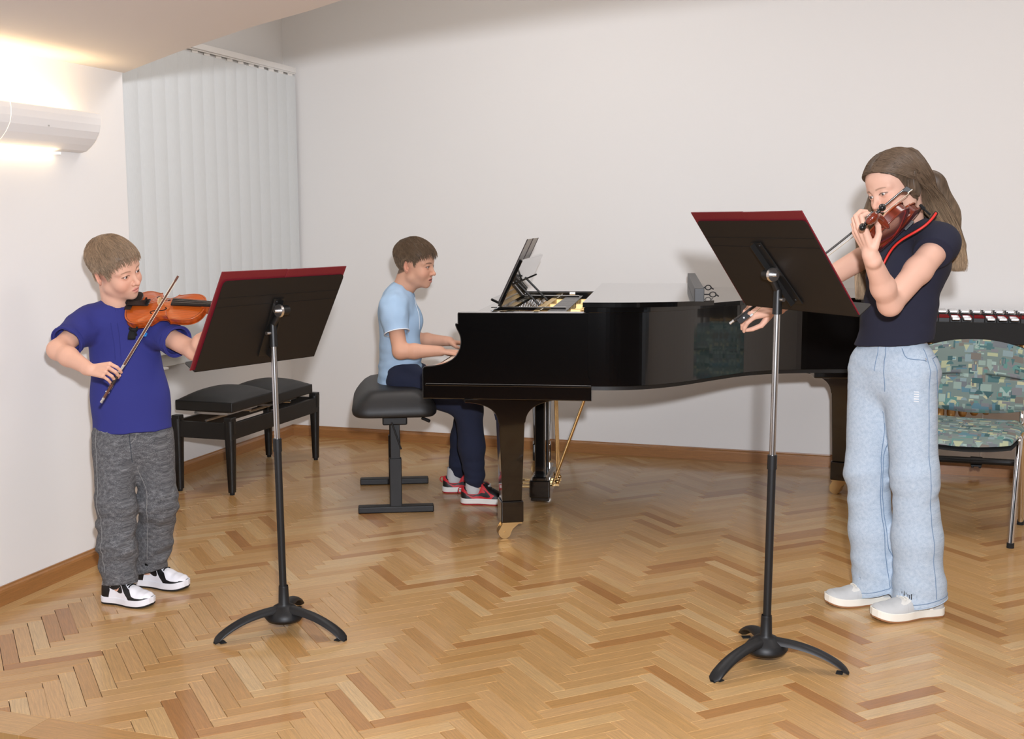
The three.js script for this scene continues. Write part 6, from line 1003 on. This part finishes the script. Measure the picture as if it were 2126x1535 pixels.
  const fold = (x, y, z) => 0.003 * fbm(x * 13 + 2, y * 9, z * 13, 3) + 0.009 * sstep(0.84, 0.70, y) * (noise(x * 9 + z * 4, y * 30, z * 7 + 4)) + 0.004 * sstep(0.88, 0.97, y) * noise(x * 24, y * 22, z * 20);
  part(t, 'polo_shirt', sdfMesh(shirt, [{ lo: [-0.57, 0.52, -6.02], hi: [-0.20, 1.11, -5.48], h: 0.0038 }], { bump: fold, amp: 0.012, uv: clothUV(14) }), M.lightBlue);
  // stand-up collar with a white edge, button strip
  const N = unit(neckB, H.at(0, -0.06, -0.01)), c0 = along(neckB, H.at(0, -0.06, -0.01), -0.05), ring = (s, r, n = 30) => { const C = V(...c0).addScaledVector(V(...N), s), e1 = V(1, 0, 0).addScaledVector(V(...N), -N[0]).normalize(), e2 = V().crossVectors(V(...N), e1), out = []; for (let i = 0; i < n; i++) { const a = i / n * 6.2832, k = 1 - 0.0; out.push(C.clone().addScaledVector(e1, r * 1.02 * Math.cos(a)).addScaledVector(e2, r * Math.sin(a)).addScaledVector(V(...N), -0.022 * Math.max(0, Math.cos(a)))); } return out; };
  { const rows = [ring(0.0, 0.064), ring(0.014, 0.060), ring(0.030, 0.0555), ring(0.0295, 0.0525), ring(0.0, 0.056)], n = 30, pos = [], idx = [], uv = []; for (const r of rows) for (const p of r) { pos.push(p.x, p.y, p.z); uv.push((p.x + p.z) * 14, p.y * 14); } for (let r = 0; r < rows.length - 1; r++) for (let i = 0; i < n; i++) { const a = r * n + i, b = r * n + (i + 1) % n; idx.push(a, a + n, b, b, a + n, b + n); } const g = new THREE.BufferGeometry(); g.setAttribute('position', new THREE.Float32BufferAttribute(pos, 3)); g.setAttribute('uv', new THREE.Float32BufferAttribute(uv, 2)); g.setIndex(idx); g.computeVertexNormals(); part(t, 'collar', g, M.lightBlue); part(t, 'collar_edge', new THREE.TubeGeometry(new THREE.CatmullRomCurve3(ring(0.0305, 0.054), true), 80, 0.0022, 6, true), M.trimWhite); }
  for (const [a, b, q] of [[shR, elR, 0.56], [shL, elL, 0.56]]) { const c = V(...along(a, b, q)), D = V(...unit(a, b)), e1 = V(0, 0, 1).addScaledVector(D, -D.z).normalize(), e2 = V().crossVectors(D, e1), r = []; for (let i = 0; i < 24; i++) r.push(c.clone().addScaledVector(e1, 0.0605 * Math.cos(i / 24 * 6.2832)).addScaledVector(e2, 0.0605 * Math.sin(i / 24 * 6.2832))); part(t, 'sleeve_edge', new THREE.TubeGeometry(new THREE.CatmullRomCurve3(r, true), 48, 0.0026, 6, true), M.trimWhite); }
  seam(t, 'placket', shirt, [[-0.325, 1.01, -5.74], [-0.305, 0.94, -5.72], [-0.295, 0.86, -5.715]], 0.0016, M.trimWhite, fold); seam(t, 'placket', shirt, [[-0.322, 1.01, -5.755], [-0.300, 0.94, -5.74], [-0.290, 0.86, -5.735]], 0.0012, M.lightBlue, fold);
  for (const y of [0.985, 0.945, 0.90]) part(t, 'button', new THREE.SphereGeometry(0.005, 10, 8).scale(0.5, 1, 1).translate(mix(-0.288, -0.312, (y - 0.86) / 0.15), y, -5.735), M.trimWhite);
  // trousers: joggers with gathered cuffs
  const cuff = (k, a) => [P.cap(k, along(k, a, 0.5), 0.070, 0.062, 0.03), P.cap(along(k, a, 0.5), along(k, a, 0.86), 0.062, 0.052, 0.03), P.cap(along(k, a, 0.86), along(k, a, 0.95), 0.047, 0.040, 0.01)];
  const tr = [P.ecap([-0.385, 0.60, -5.75], [-0.385, 0.655, -5.75], 0.136, 0.125, left, 0.80, 0.03), P.cap(hipR, knR, 0.085, 0.072, 0.03), P.cap(hipL, knL, 0.085, 0.072, 0.03), ...cuff(knR, anR), ...cuff(knL, anL)];
  const tf = (x, y, z) => 0.003 * fbm(x * 10, y * 10, z * 10, 3) + 0.006 * sstep(0.30, 0.16, y) * noise(x * 9, y * 34, z * 9) + 0.005 * noise(x * 12 + y * 8, y * 12, z * 12) * sstep(0.3, 0.45, y);
  part(t, 'trousers', sdfMesh(tr, [{ lo: [-0.56, 0.07, -6.0], hi: [0.07, 0.72, -5.5], h: 0.0045 }], { bump: tf, amp: 0.01, uv: clothUV(10) }), M.jogger);
  for (const [a, nm] of [[anR, 0], [anL, 1]]) part(t, 'sock', new THREE.LatheGeometry([[0.034, 0.055], [0.040, 0.075], [0.037, 0.10], [0.035, 0.13]].map(([r, y]) => new THREE.Vector2(r, y)), 24).translate(a[0] - 0.012, 0, a[2]), M.sock);
  shoe(t, [-0.092, 0, -5.64], [1, 0, 0.03], 0.245, 'red'); shoe(t, [-0.190, 0, -5.892], [1, 0, 0.02], 0.245, 'red');
}

// ================================================================ the girl with the violin
{
  const t = thing('person', 'girl with long brown hair in a navy t-shirt and pale blue jeans playing a violin', 'person', [0, 0, 0]);
  const H = headFrame([1.415, 1.486, -4.0], -1.184, 0.345, 0.18, 0.985), hp = headPrims(H, { jaw: 0.92, nose: 0.9 });
  const neckB = [1.492, 1.335, -4.055], left = [0.53, 0, 0.85], shL = [1.540, 1.298, -3.905], elL = [1.322, 1.108, -3.742], wrL = [1.214, 1.270, -3.625], shR = [1.452, 1.290, -4.185], elR = [1.228, 1.170, -4.125], wrR = [1.014, 1.078, -4.0];
  const hipL = [1.485, 0.86, -3.99], hipR = [1.405, 0.86, -4.115];
  const body = [P.ecap([1.455, 0.95, -4.06], [1.492, 1.22, -4.055], 0.115, 0.125, left, 0.66), P.cap(neckB, H.at(0, -0.03, -0.04), 0.047, 0.048, 0.02), P.cap(neckB, H.at(0, -0.072, 0.012), 0.04, 0.032, 0.03), P.cap(shL, shR, 0.042, 0.042, 0.03),
    P.cap(shL, along(shL, elL, 0.45), 0.044, 0.0435, 0.02), P.cap(along(shL, elL, 0.45), elL, 0.0435, 0.036, 0.02), P.cap(elL, along(elL, wrL, 0.35), 0.0345, 0.0365, 0.02), P.cap(along(elL, wrL, 0.35), wrL, 0.0365, 0.0245, 0.02), P.cap(shR, elR, 0.043, 0.036, 0.02), P.cap(elR, along(elR, wrR, 0.35), 0.035, 0.0365, 0.02), P.cap(along(elR, wrR, 0.35), wrR, 0.0365, 0.0245, 0.02),
    P.cap(hipL, [1.505, 0.5, -3.97], 0.06, 0.05), P.cap([1.505, 0.5, -3.97], [1.545, 0.07, -3.965], 0.05, 0.032), P.cap(hipR, [1.392, 0.5, -4.10], 0.06, 0.05), P.cap([1.392, 0.5, -4.10], [1.43, 0.07, -4.095], 0.05, 0.032)];
  const hL = hand(body, { w: wrL, d: [-0.42, 0.90, -0.08], n: [-0.84, -0.38, 0.25], right: false, L: 0.178, curl: [[0.15, 1.35, 0.8], [0.12, 1.15, 0.75], [0.2, 1.0, 0.7], [0.25, 0.9, 0.6]], spread: 0.07, thumb: [[0.13, 0.10, -0.05], [0.21, 0.27, -0.18], [0.16, 0.40, -0.27], [0.09, 0.47, -0.31]] });
  const hR = hand(body, { w: wrR, d: [-0.90, -0.08, 0.18], n: [-0.1, 0.8, 0.6], right: true, L: 0.168, curl: [[0.8, 0.5, 0.3], [0.95, 0.5, 0.3], [1.05, 0.5, 0.3], [1.0, 0.5, 0.3]], spread: 0.05, thumb: [[0.10, 0.12, -0.10], [0.20, 0.30, -0.24], [0.17, 0.46, -0.34], [0.12, 0.56, -0.40]] });
  const hb = H.at(0, 0, 0), col = faceColor(H, { skin: [0.74, 0.46, 0.345], lip: [0.62, 0.25, 0.22], brow: [0.22, 0.13, 0.085], browK: 0.75 });
  part(t, 'body', sdfMesh([...body, ...hp], [{ lo: hb.map((q) => q - 0.14), hi: hb.map((q) => q + 0.14), h: 0.0019 }, region(hL.tips.map((p) => p.toArray()).concat([hL.at(0.12, 0.05, 0).toArray(), hL.at(-0.12, 0.05, 0).toArray(), hL.at(0, 0.5, 0.1).toArray()]), 0.024, 0.0021), region(hR.tips.map((p) => p.toArray()).concat([hR.at(0.1, 0.1, 0).toArray(), hR.at(-0.1, 0.1, 0).toArray()]), 0.022, 0.0024), { lo: [0.82, 0.04, -4.28], hi: [1.68, 1.56, -3.52], h: 0.0046 }], { color: col }), M.skin);
  eyes(t, H, { gaze: [-0.05, -0.12, 1], iris: [0.13, 0.12, 0.11] });
  // t-shirt with short cap sleeves
  const slL = along(shL, elL, 0.16), slR = along(shR, elR, 0.2);
  const shirt = [P.ecap([1.452, 0.93, -4.06], [1.468, 1.07, -4.058], 0.141, 0.122, left, 0.80, 0.03), P.ecap([1.468, 1.07, -4.058], [1.492, 1.225, -4.055], 0.122, 0.140, left, 0.74, 0.04), P.ball([1.425, 1.185, -4.00], 0.05, 0.05), P.ball([1.405, 1.185, -4.06], 0.05, 0.05), P.cap(along(shL, neckB, 0.05), along(shR, neckB, 0.05), 0.054, 0.054, 0.05), P.cap(along(shL, neckB, 0.3), neckB, 0.052, 0.048, 0.05), P.cap(along(shR, neckB, 0.3), neckB, 0.052, 0.048, 0.05), P.ball([1.56, 1.22, -4.07], 0.075, 0.06),
    ...openTube([along(shL, neckB, 0.2), along(shL, neckB, 0.02), slL], [0.056, 0.058, 0.059], unit([1.54, 1.298, -3.905], [1.43, 1.17, -3.74]), 0.009, 0.03, 0.02), ...openTube([along(shR, neckB, 0.2), along(shR, neckB, 0.02), slR], [0.056, 0.058, 0.059], null, 0.009, 0.03, 0.02),
    { ...P.cap(neckB, H.at(0, -0.06, -0.01), 0.056, 0.054), op: 's', k: 0.006 }, P.plane([1.45, 0.955, -4.06], [0.13, -1, 0.0]), { ...P.ecap([1.452, 0.88, -4.06], [1.456, 0.985, -4.06], 0.126, 0.124, left, 0.70), op: 's', k: 0.003 }];
  const fold = (x, y, z) => 0.0022 * fbm(x * 12 + 7, y * 10, z * 12, 3) + 0.005 * sstep(1.22, 1.05, y) * noise(x * 5 - z * 3, y * 24 + x * 10, z * 5);
  part(t, 't_shirt', sdfMesh(shirt, [{ lo: [1.28, 0.92, -4.30], hi: [1.70, 1.40, -3.80], h: 0.0038 }], { bump: fold, amp: 0.008, uv: clothUV(14) }), M.navyKnit);
  // wide jeans
  const knL = [1.508, 0.50, -3.965], knR = [1.388, 0.49, -4.10], heL = [1.545, 0.045, -3.968], heR = [1.432, 0.05, -4.09];
  const jeans = [P.ecap([1.453, 0.965, -4.06], [1.452, 0.86, -4.055], 0.114, 0.142, left, 0.76, 0.03), P.ball([1.535, 0.845, -4.03], 0.072, 0.05), P.ball([1.50, 0.84, -4.09], 0.07, 0.05), P.cap(hipL, knL, 0.090, 0.077, 0.03), P.cap(hipR, knR, 0.088, 0.074, 0.03), ...openTube([knL, along(knL, heL, 0.5), heL], [0.077, 0.080, 0.094], [0.22, -1, 0.05], 0.018, 0.03, 0.06), ...openTube([knR, along(knR, heR, 0.5), heR], [0.074, 0.075, 0.084], [0.30, -1, 0.05], 0.018, 0.03, 0.06)];
  const jf = (x, y, z) => { const low = sstep(0.30, 0.06, y), kn = Math.exp(-(((y - 0.44) / 0.09) ** 2)); return 0.003 * fbm(x * 9, y * 9, z * 9, 3) + 0.012 * low * sstep(0.03, 0.12, y) * noise(x * 6 + 1, y * 18 + x * 8, z * 6) + 0.008 * kn * noise(x * 6, y * 22 - x * 9, z * 6 + 3) + 0.004 * sstep(0.72, 0.86, y) * noise(x * 10 + z * 5, y * 34, z * 10); };
  part(t, 'jeans', sdfMesh(jeans, [{ lo: [1.24, 0.005, -4.28], hi: [1.70, 1.03, -3.80], h: 0.0048 }], { bump: jf, amp: 0.014, uv: clothUV(3.2) }), M.denimBlue);
  const sm = (pts, m = M.stitchBlue, r = 0.0015) => seam(t, 'seam', jeans, pts, r, m, jf);
  sm([[1.515, 0.95, -3.93], [1.525, 0.80, -3.90], [1.535, 0.5, -3.88], [1.56, 0.25, -3.87], [1.575, 0.08, -3.87]]); sm([[1.43, 0.74, -4.03], [1.41, 0.5, -4.03], [1.43, 0.25, -4.02], [1.455, 0.08, -4.01]]); sm([[1.44, 0.74, -4.02], [1.42, 0.5, -4.02], [1.44, 0.25, -4.01], [1.462, 0.08, -4.00]]);
  sm([[1.395, 0.955, -3.98], [1.395, 0.87, -3.97], [1.415, 0.80, -3.98]]); sm([[1.375, 0.95, -4.0], [1.375, 0.86, -4.0]]); sm([[1.43, 0.955, -3.93], [1.45, 0.915, -3.92], [1.515, 0.905, -3.91]]); sm([[1.555, 0.92, -3.92], [1.60, 0.925, -3.97], [1.62, 0.90, -4.0]]); sm([[1.555, 0.92, -3.92], [1.575, 0.84, -3.91], [1.60, 0.77, -3.93]]);
  for (const [h, tilt, r] of [[heL, 0.22, 0.094], [heR, 0.30, 0.084]]) for (const dy of [0.006, 0.022]) { const ringp = []; for (let i = 0; i <= 26; i++) { const a = i / 26 * 6.2832; ringp.push([h[0] + r * Math.cos(a), h[1] + dy + tilt * r * Math.cos(a), h[2] + r * Math.sin(a)]); } sm(ringp, dy < 0.01 ? M.denimBlue : M.stitchBlue, dy < 0.01 ? 0.0022 : 0.0014); }
  const rip = []; for (let i = 0; i < 5; i++) seam(t, 'frayed_thread', jeans, [[1.470, 0.800 - i * 0.008, -3.90], [1.486, 0.799 - i * 0.008, -3.90]], 0.0022, M.trimWhite, jf, 8);
  seam(t, 'rivet', jeans, [[1.512, 0.912, -3.91], [1.514, 0.912, -3.91]], 0.004, M.brassOld, jf, 3);
  shoe(t, [1.622, 0, -3.962], [-0.975, 0, 0.215], 0.268, 'grey'); shoe(t, [1.502, 0, -4.092], [-0.995, 0, 0.07], 0.256, 'grey');
  part(t, 'hair_tie', (() => { const a = V(...along(wrR, elR, 0.10)), D = V(...unit(wrR, elR)), g = new THREE.TorusGeometry(0.0275, 0.0026, 8, 30); g.applyQuaternion(new THREE.Quaternion().setFromUnitVectors(V(0, 0, 1), D)); g.translate(a.x, a.y, a.z); return g; })(), M.rubber);
  // long hair, parted in the middle: one bundle over the shoulder blade, one in front of the far shoulder
  {
    const field = hp, lines = []; reseed(91);
    const cap = [{ k: 0.003, op: 'u', f: (X, Y, Z) => { const [x, y, z] = H.local(X, Y, Z), d = combine(field, X, Y, Z), a = Math.atan2(Math.abs(x), z), T = [[0, 0.076], [0.5, 0.066], [0.9, 0.046], [1.15, 0.022], [1.35, -0.02], [1.6, -0.06], [3.15, -0.10]]; let yh = -0.1; for (let i = 1; i < T.length; i++) if (a <= T[i][0]) { yh = mix(T[i - 1][1], T[i][1], (a - T[i - 1][0]) / (T[i][0] - T[i - 1][0])); break; } return Math.max(d - 0.008 * H.s, (yh + 0.006 - y) * H.s * 0.8, -d - 0.004); } },
      P.ecap([1.555, 1.49, -4.06], [1.60, 1.39, -4.075], 0.06, 0.06, [0.75, 0.2, 0.6], 0.5, 0.03), P.ecap([1.60, 1.39, -4.075], [1.655, 1.28, -4.10], 0.06, 0.042, [0.8, 0.2, 0.5], 0.4, 0.03), P.ecap([1.655, 1.28, -4.10], [1.682, 1.215, -4.115], 0.036, 0.012, [0.8, 0.2, 0.5], 0.4, 0.03), P.cap([1.40, 1.46, -4.11], [1.375, 1.33, -4.18], 0.035, 0.03, 0.03), P.cap([1.375, 1.33, -4.18], [1.365, 1.20, -4.165], 0.03, 0.018, 0.02)];
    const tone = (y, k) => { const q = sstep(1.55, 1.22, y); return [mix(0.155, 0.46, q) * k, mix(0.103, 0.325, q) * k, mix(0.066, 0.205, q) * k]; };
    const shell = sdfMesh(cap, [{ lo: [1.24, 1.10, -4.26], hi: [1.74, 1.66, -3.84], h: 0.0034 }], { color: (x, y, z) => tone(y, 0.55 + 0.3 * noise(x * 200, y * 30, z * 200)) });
    const off = (p, o) => { for (let i = 0; i < 3; i++) { const d = combine(field, p.x, p.y, p.z); if (d < o) p.addScaledVector(grad(field, p, 0.004), o - d); } return p; };
    const part0 = (a) => (a < 0.5 ? [mix(0.080, 0.118, Math.sin(a * Math.PI)), mix(0.078, 0.01, a * 2)] : [mix(0.118, 0.112, (a - 0.5) * 2), mix(0.01, -0.066, (a - 0.5) * 2)]);
    for (let i = 0; i < 5600; i++) {
      const s = i % 10 < 7 ? 1 : -1, a = Math.pow(rnd(), 0.9), [py, pz] = part0(a), e = rnd(), jx = rr(-1, 1), jz = rr(-1, 1), jy = rr(-1, 1), ctl = [];
      const P0 = [s * 0.0015, py, pz], P1 = [s * mix(0.048, 0.052, a), mix(0.070, 0.098, a), mix(0.062, -0.085, a)], P2 = [s * mix(0.080, 0.070, a), mix(0.036, 0.030, a), mix(0.016, -0.100, a)], P3 = [s * mix(0.086, 0.055, a), mix(-0.018, -0.03, a), mix(-0.035, -0.115, a)];
      for (const q of [P0, P1, P2, P3]) ctl.push(V(...H.at(q[0] + 0.004 * jx, q[1] + 0.004 * jy, q[2] + 0.006 * jz)));
      const w = mix(0.15, 1, e * 0.6 + (a) * 0.4);
      if (s > 0) ctl.push(V(mix(1.512, 1.60, w) + 0.008 * jx, mix(1.395, 1.44, w), -4.045 + 0.035 * jz), V(mix(1.565, 1.655, w) + 0.010 * jx, mix(1.355, 1.345, w), -4.06 + 0.035 * jz), V(mix(1.635, 1.690, w) + 0.010 * jx, mix(1.275, 1.265, w), -4.09 + 0.03 * jz), V(mix(1.665, 1.700, e) + 0.014 * jx, mix(1.225, 1.195, rnd()), -4.11 + 0.03 * jz));
      else ctl.push(V(1.395 + 0.02 * jx, 1.40, -4.15 + 0.02 * jz), V(1.378 + 0.022 * jx, 1.30, -4.185 + 0.02 * jz), V(1.366 + 0.02 * jx, 1.20, -4.17 + 0.015 * jz), V(1.362 + 0.016 * jx, 1.125 + 0.03 * jy, -4.155 + 0.012 * jz));
      const c = new THREE.CatmullRomCurve3(ctl, false, 'centripetal').getPoints(17), o = rr(0.0085, 0.0125) * H.s; for (let k = 0; k < 10; k++) off(c[k], k === 0 ? 0.0045 : o);
      const v = rr(0.6, 1.3), y0 = c[0].y; lines.push({ pts: c, c: [v, v, v], r: 0.0008, tone: true });
    }
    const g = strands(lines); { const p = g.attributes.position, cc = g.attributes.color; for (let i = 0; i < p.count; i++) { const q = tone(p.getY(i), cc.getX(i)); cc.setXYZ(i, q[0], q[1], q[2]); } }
    part(t, 'hair', mergeHair([shell, g]), M.hair);
  }
  bow('black violin bow held by the girl in the navy t-shirt, crossing her face', [0.861, 1.032, -3.97], [1.381, 1.484, -3.79], [0.64, -0.67, 0.38], 0x17120f, true);
}

for (const o of scene.children) o.traverse((x) => { if (x.isMesh) x.castShadow = x.receiveShadow = true; });
renderer.render(scene, camera);
